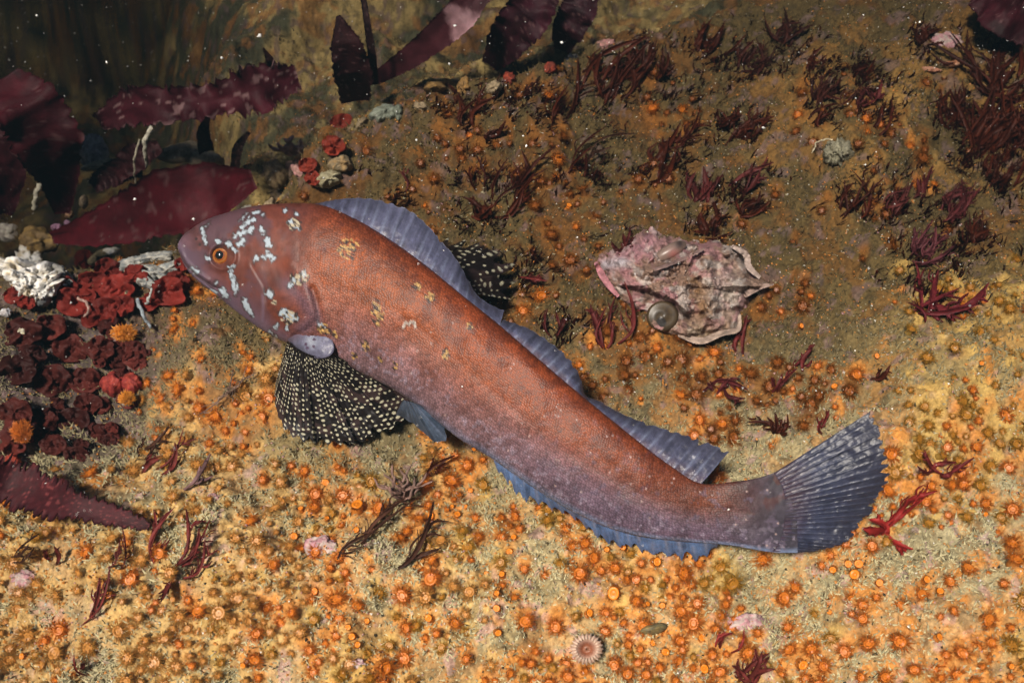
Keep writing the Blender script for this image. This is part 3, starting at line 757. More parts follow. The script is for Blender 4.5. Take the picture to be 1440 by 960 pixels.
WEEDS = [
 ((1138, 98), fan((1138, 98), 4, 55, 50, 32, 1), 7, DARK, "small forked dark red weed high on the reef right of centre, below the purple crust"),
 ((1203, 99), [(1232, 79), (1222, 92)], 7, DARK, "narrow pair of dark blades on the yellow patch at upper right"),
 ((1215, 152), [(1240, 112), (1212, 122), (1244, 131), (1224, 120)], 8, (.11, .02, .018), "upright red tuft of four blades in the middle of the upper right yellow patch"),
 ((1216, 184), [(1254, 138), (1240, 150)], 8, DARK, "slanting dark blade just below the upright red tuft at upper right"),
 ((1152, 150), fan((1152, 150), 7, 60, 70, 52, 2), 7, PURP, "bushy purple brown tuft beside the pale sponge at upper right"),
 ((1146, 185), [(1178, 146), (1170, 160), (1160, 155)], 8, DARK, "dark weed slanting up to the right just above the pale grey sponge"),
 ((1040, 195), fan((1040, 195), 6, 45, 70, 50, 3), 9, DARK, "dark drooping weed above and left of the pale grey sponge"),
 ((1012, 180), fan((1012, 180), 5, 70, 80, 34, 4), 9, DARK, "short black red tuft left of the drooping dark weed"),
 ((1038, 272), [(1088, 228), (1070, 238), (1080, 250), (1060, 236)], 8, (.09, .018, .016), "red weed with blades pointing up right, above the encrusted shell's right end"),
 ((985, 283), fan((985, 283), 5, 80, 90, 40, 5), 12, (.095, .018, .016), "broad bladed dark red tuft directly above the encrusted shell"),
 ((1045, 300), fan((1045, 300), 5, 40, 60, 36, 6), 9, DARK, "dark weed on bare rock just beyond the top right of the encrusted shell"),
 ((1370, 215), fan((1370, 215), 15, 75, 110, 105, 7), 11, DARK, "large dense dark red bush below the upper right corner"),
 ((1395, 130), fan((1395, 130), 13, 80, 130, 90, 8), 12, DARK, "dark red bush in the upper right, topmost of the dense clump"),
 ((1340, 175), fan((1340, 175), 10, 115, 80, 55, 9), 9, DARK, "dark feathery weed on the left side of the dense upper right clump"),
 ((1430, 205), fan((1430, 205), 10, 100, 70, 60, 10), 9, DARK, "dark weed cut by the right edge of the frame below the dense clump"),
 ((1280, 285), [(1312, 232), (1300, 245), (1290, 250)], 7, (.10, .018, .016), "slim red weed pointing up right, left of the branching weed near the right edge"),
 ((1252, 300), fan((1252, 300), 5, 70, 70, 46, 11), 7, (.10, .022, .018), "tangled thin red weed above the big red clump, nearer the encrusted shell"),
 ((1335, 305), fan((1335, 305), 9, 45, 90, 52, 12), 8, (.10, .02, .02), "spreading red weed above the big red clump at right"),
 ((1400, 260), fan((1400, 260), 9, 60, 70, 55, 13), 7, DARK, "thin dark weed near the right edge under the dense bush"),
 ((1195, 300), fan((1195, 300), 5, 60, 60, 60, 14), 6, DARK, "wispy dark weed standing below the pale grey sponge"),
 ((1292, 448), [(1390, 398), (1376, 428), (1342, 452), (1275, 425), (1290, 372), (1320, 380), (1350, 405)], 13, (.15, .018, .022), "big red clump with wide blunt blades right of the encrusted shell"),
 ((1290, 360), fan((1290, 360), 9, 60, 100, 48, 15), 8, (.12, .03, .035), "pinkish red wispy weed just above the big red clump"),
 ((1360, 340), fan((1360, 340), 8, 50, 80, 42, 16), 7, DARK, "fine dark weed above the right end of the big red clump"),
 ((1113, 520), [(1146, 484), (1128, 500)], 11, (.13, .020, .018), "single broad red blade standing right of and below the encrusted shell"),
 ((1036, 498), [(1050, 442), (1042, 465)], 9, (.12, .018, .016), "narrow red weed against the lower right side of the encrusted shell"),
 ((1003, 552), [(995, 538), (1030, 530), (1052, 548), (1048, 560)], 8, (.10, .018, .018), "curled dark red weed under the encrusted shell, above the rear dorsal fin"),
 ((1075, 548), [(1120, 518), (1100, 525), (1085, 530)], 8, (.12, .018, .016), "small red weed left of the tail fin's upper tip and right of the curled weed"),
 ((1090, 610), fan((1090, 610), 6, 90, 150, 30, 17), 7, DARK, "low dark tuft just above the tail stalk"),
 ((1150, 606), [(1166, 576), (1158, 588)], 8, (.16, .02, .018), "short red weed right beside the top edge of the tail fin"),
 ((1235, 532), [(1252, 513), (1240, 518)], 8, DARK, "tiny dark weed above the tail fin's upper tip"),
 ((1315, 668), [(1370, 643), (1345, 650), (1300, 632), (1290, 655), (1340, 665)], 11, (.15, .020, .018), "dark red weed right of the tail fin, above the bright red forked weed"),
 ((1252, 748), [(1212, 742), (1222, 730), (1276, 702), (1318, 690), (1284, 772), (1300, 700)], 15, (.30, .022, .018), "bright red forked weed touching the tip of the tail fin"),
 ((1052, 962), [(1062, 912), (1082, 918), (1038, 926), (1072, 915), (1030, 935), (1090, 940)], 10, (.16, .028, .022), "red weed growing at the bottom edge right of centre"),
 ((1012, 908), [(1046, 884), (1030, 890), (1018, 895)], 10, (.22, .028, .022), "small red weed beside the pink crust just above the bottom edge"),
 ((238, 800), [(262, 716), (246, 712), (296, 728), (280, 742), (288, 758), (226, 846)], 9, (.15, .026, .022), "tall branching red weed on the cream polyps at lower left"),
 ((122, 866), [(154, 794), (140, 812)], 9, (.14, .026, .022), "long single red blade standing in the lower left corner"),
 ((150, 800), [(172, 742), (168, 760)], 5, (.14, .026, .022), "thin stalk just under the point of the toothed frond"),
 ((72, 792), [(76, 768), (66, 772)], 9, (.16, .026, .020), "tiny red tuft under the toothed frond at left"),
 ((20, 790), [(55, 750), (40, 765), (48, 770)], 5, BROWN, "thin brown twigs at the left edge under the toothed frond"),
 ((205, 668), [(258, 602), (246, 622), (230, 640)], 11, (.15, .030, .024), "reddish brown weed pointing up right, under the near pectoral fin's left side"),
 ((196, 640), [(205, 612), (220, 622), (238, 600)], 7, BROWN, "dark brown twig left of the reddish brown weed"),
 ((266, 684), [(296, 638), (282, 655)], 8, (.18, .10, .10), "pale stalked narrow blade midway between the toothed frond and the near pectoral fin"),
 ((112, 945), [(104, 920), (118, 932)], 10, (.16, .026, .02), "little red weed cut by the bottom edge at lower left"),
 ((492, 796), [(600, 690), (570, 700), (540, 745), (610, 705)], 9, BROWN, "long brown weed lying up right beneath the pelvic fin"),
 ((595, 672), [(640, 640), (626, 650), (612, 640)], 9, DARK, "dark weed in the shade just under the pelvic fin"),
 ((652, 178), [(630, 118), (640, 130), (672, 138), (696, 136), (660, 150), (684, 120)], 9, DARK, "dark tuft of curved blades behind the fish below the ledge"),
 ((735, 145), [(756, 114), (744, 122)], 8, DARK, "short dark weed right of the curved dark tuft by the ledge"),
 ((768, 172), [(813, 82), (800, 118), (788, 132)], 8, DARK, "tall slanting dark blade near the top, centre"),
 ((690, 198), [(711, 170), (680, 192), (700, 182)], 10, DARK, "low maroon weed under the curved dark tuft"),
 ((848, 142), fan((848, 142), 6, 65, 40, 100, 18), 9, DARK, "tall dark weed reaching up to the top edge right of centre"),
 ((876, 112), fan((876, 112), 5, 60, 60, 60, 19), 8, DARK, "dark weed leaning right beside the tall one near the top edge"),
 ((664, 264), [(668, 216), (660, 235)], 5, DARK, "thin dark stalk standing behind the first dorsal fin's rear half"),
 ((552, 284), [(559, 238)], 6, (.10, .02, .016), "small single dark blade above the first dorsal fin's front half"),
 ((704, 276), [(734, 212), (722, 228), (716, 220)], 9, DARK, "dark slanting weed left of the long glinting weed"),
 ((698, 298), [(782, 204), (752, 242), (760, 250), (736, 264)], 9, DARK, "long glinting dark weed slanting up right behind the fish"),
 ((672, 304), fan((672, 304), 5, 60, 100, 34, 20), 13, DARK, "dark low blob of weed behind the spotted far pectoral fin"),
 ((810, 246), [(852, 178), (834, 205), (824, 215)], 6, DARK, "slim dark weed upright in the middle of the reef, left of a longer one"),
 ((830, 232), [(894, 188), (866, 206), (850, 218)], 6, BROWN, "long thin brown weed leaning right, high centre"),
 ((914, 248), [(957, 172), (940, 195), (950, 210), (930, 215)], 11, DARK, "thick dark weed right of the long thin brown weed"),
 ((846, 496), [(830, 428), (852, 432), (866, 416), (878, 396), (858, 450)], 11, (.11, .018, .016), "forked dark red weed against the left end of the encrusted shell"),
 ((788, 474), [(770, 434), (782, 440), (798, 448)], 9, (.10, .018, .016), "small dark weed left of the forked one, above the soft dorsal fin"),
 ((872, 352), [(886, 318), (876, 328), (860, 340)], 10, (.10, .018, .016), "dark weed peeping out above the encrusted shell's left lobe"),
 ((1000, 332), fan((1000, 332), 5, 100, 120, 40, 21), 11, DARK, "dark weed rising right behind the encrusted shell"),
 ((733, 388), [(770, 395), (760, 390)], 6, (.12, .02, .018), "thin red stalk beside the far pectoral fin's tips"),
 ((352, 515), [(300, 562), (278, 584), (330, 540)], 4, (.30, .20, .15), "pale thin twig lying left of the near pectoral fin"),
 ((1100, 60), fan((1100, 60), 7, 70, 90, 48, 22), 8, PURP, "purple brown weed near the top edge, right of centre"),
 ((1050, 100), fan((1050, 100), 6, 65, 80, 46, 23), 7, PURP, "grey purple wisps left of the small forked dark red weed"),
 ((990, 70), fan((990, 70), 6, 60, 80, 44, 24), 8, DARK, "dark wisps at the top edge, right of the deep crevice"),
 ((930, 110), fan((930, 110), 5, 60, 80, 40, 25), 8, DARK, "dark wisps below the deep crevice at the top"),
 ((1300, 60), fan((1300, 60), 5, 60, 90, 36, 26), 7, DARK, "thin dark weed left of the dense upper right clump"),
 ((950, 215), [(985, 150), (968, 175), (990, 190)], 8, DARK, "dark blade right of the thick dark weed above the encrusted shell"),
]
for wv in WEEDS:
    weed(*wv)

# broad fronds: single leaves
def specks_tint(c, L, q, x):
    c = c * (.6 + .8 * fbm(L * 9, q * 2.2 + x / 300, 27, 4))[..., None]
    c = mixc(c, [.022, .005, .006], sst(.6, .75, fbm(L * 5 + 3, q * 1.6 + x / 200, 29, 4)) * .7)
    return mixc(c, [.20, .10, .10], sst(.77, .82, fbm(L * 34, q * 6 + x / 90, 28, 2)) * .5)
def frond(path, widths, col, lifts, label, group=None, name="seaweed_frond", n=70, m=15, **kw):
    kw.setdefault("tint", specks_tint); kw.setdefault("ragged", .12); kw.setdefault("tooth", .03); col = tuple(np.array(col) * .62)
    b3 = hit(path[0][0], path[0][1])[0]
    Vs, Fs, Cs = strip(path, widths, col, lifts, n, m, .0007, **kw)
    c0 = Vs.mean(0)
    o = link(name, mesh_np(name, Vs - c0, Fs, Cs, [M_blade]), None, label, "seaweed", group)
    o.location = c0
    return o

def pinkpatch(c, L, q, x):
    return mixc(c, [.40, .22, .24], sst(.10, .04, np.abs(L - .74) + .05 * q + .05 * (fbm(L * 30, q * 3, 5, 2) - .5)))
def spots_tint(c, L, q, x):
    return mixc(c, [.30, .17, .17], sst(.66, .72, fbm(L * 26, q * 5, 15, 3)) * .8)
def bumps_tint(c, L, q, x):
    c = c * (.55 + .9 * fbm(L * 40, q * 6, 25, 2))[..., None]
    c = mixc(c, [.035, .008, .012], sst(.75, 1., np.abs(q)) * .7)
    return mixc(c, [.24, .05, .05], sst(.70, .76, fbm(L * 50, q * 8, 26, 2)) * .6)
frond([(8, 108), (40, 150), (68, 205), (84, 262), (88, 300)], [40, 90, 92, 56, 20], (.105, .008, .016), [.10, .11, .09, .05, .02],
      "wide dark red frond hanging at the left edge, upper left", ruffle=.18, seed=3, waves=3)
frond([(-12, 140), (5, 190), (14, 245), (8, 300)], [30, 52, 40, 20], (.075, .008, .014), [.09, .10, .08, .05],
      "dark red frond cut by the left edge behind the wide one", ruffle=.25, seed=13, waves=3)
frond([(74, 334), (120, 325), (180, 306), (240, 284), (300, 268), (356, 252)], [16, 46, 72, 92, 78, 26], (.165, .012, .022), [.02, .05, .07, .09, .09, .07],
      "broad smooth red frond lying behind the fish's snout", ruffle=.14, seed=5, waves=3)
frond([(140, 172), (180, 152), (230, 148), (290, 142), (350, 128), (418, 108)], [22, 52, 44, 46, 72, 30], (.10, .012, .022), [.05, .08, .10, .10, .10, .08],
      "ragged dark red frond with pale spots in front of the far rock at upper left", ruffle=.35, tooth=.2, ragged=.3, seed=7, waves=7, tint=spots_tint, n=110)
frond([(500, 142), (496, 105), (488, 68), (476, 22)], [40, 56, 44, 6], (.050, .010, .012), [.05, .09, .11, .12],
      "pointed blackish frond standing up before the ledge at top", ruffle=.15, seed=9, waves=2)
frond([(528, 118), (522, 70), (516, 30), (510, -8)], [10, 12, 10, 8], (.045, .016, .014), [.05, .09, .11, .12],
      "thin dark stipe right of the pointed blackish frond", n=40, m=7, ruffle=.2, seed=10, name="seaweed_stipe")
frond([(530, 110), (580, 78), (620, 46), (650, 18), (676, -12)], [18, 30, 38, 46, 34], (.105, .022, .030), [.03, .07, .10, .12, .12],
      "slanting maroon frond with a pink patch near the top edge", ruffle=.15, seed=11, waves=3, tint=pinkpatch)
frond([(690, 90), (716, 52), (742, 22), (765, -15)], [24, 56, 66, 50], (.065, .010, .020), [.03, .07, .09, .09],
      "dark maroon frond right of the one with the pink patch", ruffle=.3, seed=12, waves=3)
frond([(790, 70), (800, 40), (815, 10), (822, -15)], [24, 46, 50, 40], (.055, .010, .018), [.03, .06, .07, .07],
      "blackish frond in the crevice at the top centre", ruffle=.3, seed=14, waves=3)
frond([(386, 104), (380, 86), (370, 68)], [16, 12, 2], (.06, .02, .016), [.08, .10, .11],
      "little pointed leaf sticking up from the ragged frond", n=24, m=7, seed=15)
frond([(-14, 668), (30, 684), (80, 703), (130, 717), (175, 729), (210, 740)], [52, 50, 44, 30, 24, 10], (.085, .012, .016), [.030, .030, .028, .024, .020, .012],
      "dark red toothed frond reaching in from the left edge at lower left", ruffle=.05, tooth=.8, seed=17, waves=2, n=150, tint=bumps_tint)
frond([(1380, -14), (1410, 14), (1450, 34)], [40, 62, 60], (.085, .010, .018), [.05, .06, .05],
      "maroon frond cutting across the top right corner", ruffle=.3, seed=19, waves=3)
frond([(160, 246), (190, 222), (225, 205)], [24, 40, 16], (.075, .014, .018), [.03, .05, .05],
      "small dark red leaf below the ragged frond at upper left", ruffle=.3, seed=20)
frond([(130, 262), (160, 244), (200, 240)], [20, 36, 14], (.06, .012, .016), [.02, .03, .03],
      "dark leaf above the broad smooth frond at left", ruffle=.3, seed=21)
frond([(290, 212), (286, 186), (292, 164)], [22, 18, 8], (.06, .02, .016), [.03, .05, .06],
      "short dark leaf under the middle of the ragged frond", n=30, m=9, ruffle=.3, seed=22)
frond([(330, 238), (336, 205), (350, 186)], [12, 14, 6], (.05, .02, .016), [.03, .05, .06],
      "narrow dark leaf left of the pink branching tuft on the ledge", n=30, m=9, ruffle=.3, seed=23)

# crumpled sheets of red algae in the pit left of the head
def crumple(cx, cy, R, col, seed, lift=.006, squash=.8, m=M_blade, name="red_algae", label=None, cat="algae", group=None):
    nr, na = 14, 40
    rho = np.linspace(0, 1, nr)[:, None]; th = np.linspace(0, 2 * np.pi, na, endpoint=False)[None, :]
    rr = R * rho * (.65 + .7 * fbm(np.cos(th) * 1.4 + seed, np.sin(th) * 1.4, seed, 3))
    x = cx + rr * np.cos(th); y = cy + rr * np.sin(th) * squash
    g = float(np.median(gdepth([cx, cx + R * .5, cx - R * .5, cx], [cy, cy, cy, cy + R * .4])))
    Rm = R / FX * g
    amp = Rm * .30 * rho * np.sin(th * (2 + seed % 3) + seed + 5 * fbm(x / R, y / R, seed + 6, 2)) + Rm * 1.5 * (fbm(x / R * 1.9, y / R * 1.9, seed + 1, 4) - .5)
    d = g - lift - amp * .8 - .0012
    A = at(x, y, d); B = at(x, y, d + .0012)
    F1 = grid_faces(nr, na, True); N0 = nr * na
    rim = (nr - 1) * na + np.arange(na); r2_ = (nr - 1) * na + (np.arange(na) + 1) % na
    Fc = np.vstack([F1, F1[:, ::-1] + N0, np.stack([rim, r2_, r2_ + N0, rim + N0], 1)])
    c = np.array(col) * (.6 + .8 * fbm(x / R * 2, y / R * 2, seed + 2, 3))[..., None]
    V = np.vstack([A.reshape(-1, 3), B.reshape(-1, 3)]); c0 = V.mean(0)
    o = link(name, mesh_np(name, V - c0, Fc, np.vstack([c.reshape(-1, 3)] * 2), [m]), None, label, cat, group)
    o.location = c0
    return o
rc = np.random.default_rng(3)
SPOT = [(45, 385, "white barnacle"), (215, 375, "grey tunicate"), (174, 468, "upper orange cup coral"), (178, 560, "middle orange cup coral"), (30, 607, "left orange cup coral"), (120, 424, "hooked pink worm tube"),
        (110, 700, "toothed frond")]
USED = {}
def spot(x, y):
    d, a, b, nm = min((math.hypot(x - a, y - b), a, b, nm) for a, b, nm in SPOT)
    dx, dy = x - a, y - b
    v_ = "above" if dy < -.4 * abs(dx) else ("below" if dy > .4 * abs(dx) else ""); h_ = "left" if dx < -.4 * abs(dy) else ("right" if dx > .4 * abs(dy) else "")
    ph = (v_ + (" and " if v_ and h_ else "") + (h_ + " of" if h_ else "")).strip() + " the " + nm
    k = USED.get(ph, 0); USED[ph] = k + 1
    return ph + ["", ", second out", ", third out", ", fourth out", ", fifth out", ", sixth out", ", seventh out", ", eighth out", ", ninth out", ", tenth out", ", eleventh out", ", twelfth out"][k]
for cx, cy, R in [(150, 380, 20), (128, 398, 24), (165, 405, 26), (110, 425, 26), (140, 440, 28), (190, 385, 18), (235, 408, 26), (250, 395, 18),
                  (120, 365, 16), (92, 405, 18), (170, 430, 20), (210, 425, 16), (255, 372, 12), (20, 415, 16), (38, 425, 12)]:
    crumple(cx, cy, R, np.array([.23, .026, .018]) * rc.uniform(.7, 1.3), int(cx + cy), .010,
            label="crumpled bright red algae " + spot(cx, cy), group="bright red algae sheets")
for cx, cy, R in [(30, 470, 34), (70, 460, 30), (100, 490, 34), (140, 490, 30), (25, 520, 36), (75, 535, 36), (120, 535, 30), (20, 580, 34), (60, 590, 30),
                  (100, 590, 30), (170, 505, 28), (195, 495, 22), (140, 570, 20), (15, 620, 30), (75, 625, 24), (150, 610, 26), (105, 640, 22), (45, 500, 24)] + [(rc.uniform(0, 200), rc.uniform(455, 640), rc.uniform(12, 26)) for k in range(22)]:
    crumple(cx, cy, R * .8, np.array([.080, .015, .011]) * rc.uniform(.45, 2.0), int(cx * 2 + cy), rc.uniform(.002, .009),
            label="crumpled dark maroon algae " + spot(cx, cy), group="dark maroon algae sheets")
for cx, cy, R, lb in [(470, 205, 18, "scarlet crust on the ledge above the fish's nape, upper one"), (485, 180, 22, "scarlet crust at the rim of the ledge, topmost"),
                      (432, 232, 14, "scarlet crust next to the pink branching tuft on the ledge"), (440, 250, 12, "small scarlet crust just above the fish's nape")]:
    crumple(cx, cy, R, (.26, .035, .018), int(cx), .008, label=lb, group="scarlet crusts on the ledge")

# ------------------------------------------------------------------ shells, sponges and other single growths
def lump(name, cx, cy, rx, ry, rz, rot, colf, seed, label, cat, m=M_lump, rough=.5, nu=40, nv=22, parent=None, sink=.35, group=None, lift=0., freq=2.2):
    """a knobbly body half sunk into the reef"""
    A, Fq = uvsphere(nu, nv)
    k = 1 + rough * (fbm(A[:, 0] * freq + seed, A[:, 1] * freq + A[:, 2] * freq, seed, 4) - .5) * 2
    A = A * k[:, None]
    a = math.radians(rot)
    x = cx + A[:, 0] * math.cos(a) * rx + A[:, 1] * math.sin(a) * ry
    y = cy - A[:, 0] * math.sin(a) * rx + A[:, 1] * math.cos(a) * ry
    g = min(float(gdepth(cx, cy)[0]), .96)
    d = g + rz * sink - lift - A[:, 2] * rz
    c = colf(A, x, y)
    V = at(x, y, d); c0 = V.mean(0)
    if parent is not None:
        return link(name, mesh_np(name, V - np.array(parent.location), Fq, c, [m]), parent)
    o = link(name, mesh_np(name, V - c0, Fq, c, [m]), None, label, cat, group); o.location = c0
    return o
def two(c1, c2, f=3., s=0, lo=.42, hi=.58):
    def g(A, x, y):
        k = sst(lo, hi, fbm(A[:, 0] * f + s, A[:, 1] * f + A[:, 2] * f, s + 3, 4))
        return mixc(np.ones((len(A), 3)) * np.array(c1), c2, k)
    return g

# the encrusted snail shell
SHO = [(838, 373), (843, 356), (862, 350), (876, 340), (893, 331), (914, 318), (926, 325), (937, 333), (955, 331), (966, 339), (987, 337), (1007, 337),
       (1024, 344), (1047, 348), (1051, 365), (1060, 377), (1068, 392), (1085, 400), (1070, 408), (1055, 415), (1051, 433), (1042, 442), (1037, 471),
       (1018, 471), (993, 485), (970, 481), (953, 473), (936, 468), (914, 458), (906, 438), (878, 427), (868, 415), (851, 398)]
sc_ = (955., 402.)
shell = thing("sea_snail_shell", hit(955, 402)[0], "knobbly pink and white encrusted sea snail shell lying on the reef right of the fish", "seashell", None)
na, nr = 260, 110
op = resample(SHO + [SHO[0]], na + 1, False)[:na]
oa = np.arange(na)
rho = np.linspace(0, 1, nr)[:, None]
X = sc_[0] + (op[:, 0] - sc_[0])[None, :] * rho; Y = sc_[1] + (op[:, 1] - sc_[1])[None, :] * rho
X = X + 3.0 * (fbm(X / 8, Y / 8, 101, 3) - .5) * rho * 2; Y = Y + 3.0 * (fbm(X / 8 + 9, Y / 8, 102, 3) - .5) * rho * 2
gsh = gdepth(op[:, 0], op[:, 1]); gc = float(gdepth(*sc_)[0])
gbase = gc * (1 - rho) + gsh[None, :] * rho
hgt = .030 * (1 - rho ** 2.6) ** .75
def ridge(pts, amp, wd):
    return amp * np.exp(-(seg_dist(X, Y, pts) / wd) ** 2)
hgt = hgt + ridge([(905, 385), (945, 372), (985, 352), (1020, 352)], .010, 9) - ridge([(925, 382), (958, 364), (985, 350)], .0, 4)
hgt = hgt + ridge([(985, 352), (998, 392), (1004, 420), (1000, 440)], .009, 10) + ridge([(1030, 352), (1042, 385), (1040, 425)], .006, 9)
hgt = hgt + ridge([(862, 396), (905, 402), (945, 420), (968, 440)], .007, 7) - ridge([(880, 404), (920, 416), (955, 436), (965, 446)], .012, 6)
hgt = hgt - ridge([(960, 446), (990, 440), (1015, 440), (1042, 436)], .006, 5) + ridge([(960, 462), (1000, 456), (1030, 458)], .005, 12)
hgt = hgt - ridge([(930, 360), (948, 350)], .010, 9) - ridge([(932, 444)], .0, 20)
hgt = hgt - ridge([(915, 372), (945, 362)], .006, 5)
hgt = hgt + ridge([(1020, 395), (1080, 400)], .006, 10)
lumps = fbm(X / 12, Y / 12, 103, 3)
hgt = hgt + ((.0030) * (1 - 2 * np.abs(fbm(X / 11, Y / 11, 103, 2) - .5) * 2) + .0075 * (lumps - .5) * 2 + .0016 * (fbm(X / 3.5, Y / 3.5, 104, 2) - .5) * 2) * sst(0, .04, 1 - rho + .04)
lo_ = np.exp(-(np.hypot(X - 932, Y - 444) / 24) ** 4)
hgt = hgt * (1 - lo_) + .014 * lo_
pc = np.ones(X.shape + (3,)) * np.array([.36, .225, .165])
pc = mixc(pc, [.50, .25, .26], sst(.46, .6, fbm(X / 16, Y / 16, 105, 4)) * .9)
pc = mixc(pc, [.62, .52, .47], sst(.52, .66, fbm(X / 12 + 4, Y / 12, 106, 4)) * .9)
pc = mixc(pc, [.58, .50, .43], np.exp(-(np.hypot((X - 1020) / 28, (Y - 408) / 34)) ** 2) * .7)
pc = mixc(pc, [.30, .16, .065], np.exp(-(seg_dist(X, Y, [(975, 395), (985, 420), (990, 438)]) / 12) ** 2) * .75)
pc = mixc(pc, [.52, .27, .32], np.exp(-(seg_dist(X, Y, [(850, 375), (880, 355), (912, 335), (930, 340)]) / 18) ** 2) * .6)
pc = mixc(pc, [.66, .64, .70], np.exp(-(seg_dist(X, Y, [(850, 372), (876, 368)]) / 7) ** 2) * .7)
pc = mixc(pc, [.42, .31, .20], np.exp(-(np.hypot((X - 985) / 45, (Y - 468) / 14)) ** 2) * .8)
pc = mixc(pc, [.12, .07, .055], np.exp(-(seg_dist(X, Y, [(885, 405), (920, 416), (955, 437), (968, 447)]) / 4) ** 2) * .8)  # crevice shade painted along the groove
pc = mixc(pc, [.12, .07, .065], sst(.60, .68, fbm(X / 5, Y / 5, 107, 3)) * .6)
pc = pc * .68
Psh = at(X, Y, gbase + .003 - hgt * .95)
fsh = grid_faces(nr, na, True)
SL_ = np.array(shell.location)
link("whorl", mesh_np("whorl", Psh.reshape(-1, 3) - SL_, fsh, pc.reshape(-1, 3), [M_shell]), shell)
def shell_strip(name, path, widths, col, lifts, **kw):
    Vs, Fs, Cs = strip(path, widths, col, lifts, 40, 9, .0012, **kw)
    link(name, mesh_np(name, Vs - SL_, Fs, Cs, [M_shell]), shell)
shell_strip("frill", [(838, 370), (850, 392), (862, 408), (869, 416)], [6, 10, 9, 5], (.42, .18, .20), [.014, .016, .014, .010], ruffle=.3, seed=201)
shell_strip("frill", [(1030, 346), (1050, 360), (1052, 372), (1068, 390)], [5, 9, 9, 5], (.40, .31, .27), [.020, .020, .018, .016], ruffle=.5, seed=203)
shell_strip("frill", [(1046, 412), (1064, 404), (1086, 400)], [14, 11, 2], (.34, .24, .20), [.018, .014, .010], ruffle=.3, seed=204)
shell_strip("frill", [(955, 470), (985, 479), (1016, 468), (1038, 462), (1040, 442)], [7, 10, 9, 8, 4], (.34, .25, .20), [.012, .014, .014, .014, .014], ruffle=.5, seed=205)
shell_strip("lip", [(906, 384), (935, 374), (965, 362), (990, 350)], [3, 5, 5, 3], (.17, .11, .10), [.033, .038, .038, .034], ruffle=.2, seed=206)
# aperture with its smooth grey pink lining, and the round brown operculum
A, Fq = uvsphere(36, 16)
x = 943 + A[:, 0] * 25 * math.cos(.5) + A[:, 1] * 10 * math.sin(.5); y = 353 - A[:, 0] * 25 * math.sin(.5) + A[:, 1] * 10 * math.cos(.5)
ga = float(gdepth(943, 353)[0])
acol = mixc(np.ones((len(A), 3)) * np.array([.20, .14, .115]), [.34, .12, .11], np.exp(-(np.hypot(x - 948, y - 358) / 8) ** 2) * .8)
acol = mixc(acol, [.03, .02, .02], np.exp(-(np.hypot(x - 956, y - 343) / 7) ** 2))
link("aperture", mesh_np("aperture", at(x, y, ga - .021 - A[:, 2] * .005) - SL_, Fq, acol, [mat("shell_lining", rough=.35, spec=.5)]), shell)
nr_, na_ = 14, 48
rho = np.linspace(0, 1, nr_)[:, None]; th = np.linspace(0, 2 * np.pi, na_, endpoint=False)[None, :]
x = 932 + 23 * rho * np.cos(th); y = 445 + 22 * rho * np.sin(th)
go = float(gdepth(932, 445)[0])
dd = go - .0215 - .002 * np.sqrt(1 - rho ** 2 * .95) - .0002 * np.sin(rho * 9 + th) * (rho < .95) + .006 * (rho > .97) + 0 * th
oc = np.array([.050, .032, .015]) * (.7 + .6 * np.abs(np.sin(rho * 3 + th * .5)))[..., None] * np.ones(x.shape)[..., None]
oc = mixc(oc, [.02, .015, .012], sst(8, 6, np.hypot(x - 930, y - 453)))
oc = mixc(oc, [.045, .03, .018], sst(2, 1, np.abs(np.hypot(x - 944, y - 436) - 7)) * .8)
link("operculum", mesh_np("operculum", at(x, y, dd).reshape(-1, 3) - SL_, grid_faces(nr_, na_, True), oc.reshape(-1, 3), [mat("horn_brown", rough=.4, var=.2, var_scale=500)]), shell)

# white barnacle and its neighbours on the left
barn = thing("barnacle", hit(45, 385)[0], "bright white broken barnacle shell at the left edge beside the red frond", "barnacle")
BL = np.array(barn.location)
for k, (dx, dy, rx, ry, rot) in enumerate([(-22, -4, 15, 30, 70), (-4, -16, 18, 20, 20), (10, 4, 20, 25, 100), (22, 14, 16, 24, 120), (-6, 18, 18, 18, 40), (8, 26, 14, 12, 10), (-14, 10, 12, 20, 60)]):
    lump("plate", 45 + dx, 386 + dy, rx, ry, .016, rot, two([.86, .84, .80], [.62, .52, .36], 2.5, k, .5, .75), 300 + k, None, None, M_white, .75, 44, 26, parent=barn, sink=-.3, freq=3.6)
lump("sponge", 52, 340, 26, 20, .016, 0, two([.40, .25, .075], [.25, .16, .07], 3, 5), 311, "lumpy yellow brown sponge just above the white barnacle", "sponge", sink=-.2)
lump("white_shell", 12, 327, 12, 14, .008, 60, two([.50, .46, .38], [.35, .30, .26], 3, 6), 312, "greyish white shell left of the yellow brown sponge at the left edge", "seashell", sink=-.6)
lump("coralline_algae", 80, 320, 7, 6, .006, 0, two([.45, .24, .36], [.38, .2, .3], 3, 7), 313, "lilac knob on the tip of the broad red frond, larger one", "coralline algae", sink=-4.0)
lump("coralline_algae", 95, 314, 5, 4, .005, 0, two([.40, .22, .34], [.35, .2, .3], 3, 8), 314, "lilac knob on the tip of the broad red frond, smaller one", "coralline algae", sink=-5.0)
lump("white_shell", 154, 354, 13, 6, .006, 10, two([.80, .78, .74], [.45, .36, .26], 3, 9, .55, .7), 315, "small white shell chip under the broad red frond", "seashell", M_white, sink=-.6)
lump("sponge", 142, 362, 16, 10, .008, 20, two([.24, .19, .10], [.14, .11, .07], 3, 19), 316, "brown sponge right under the small white shell chip", "sponge", sink=-.3)
lump("grey_shell", 88, 388, 18, 10, .010, -40, two([.30, .29, .26], [.18, .17, .16], 3, 10), 317, "grey shell leaning on the right side of the white barnacle", "seashell", sink=-.6)
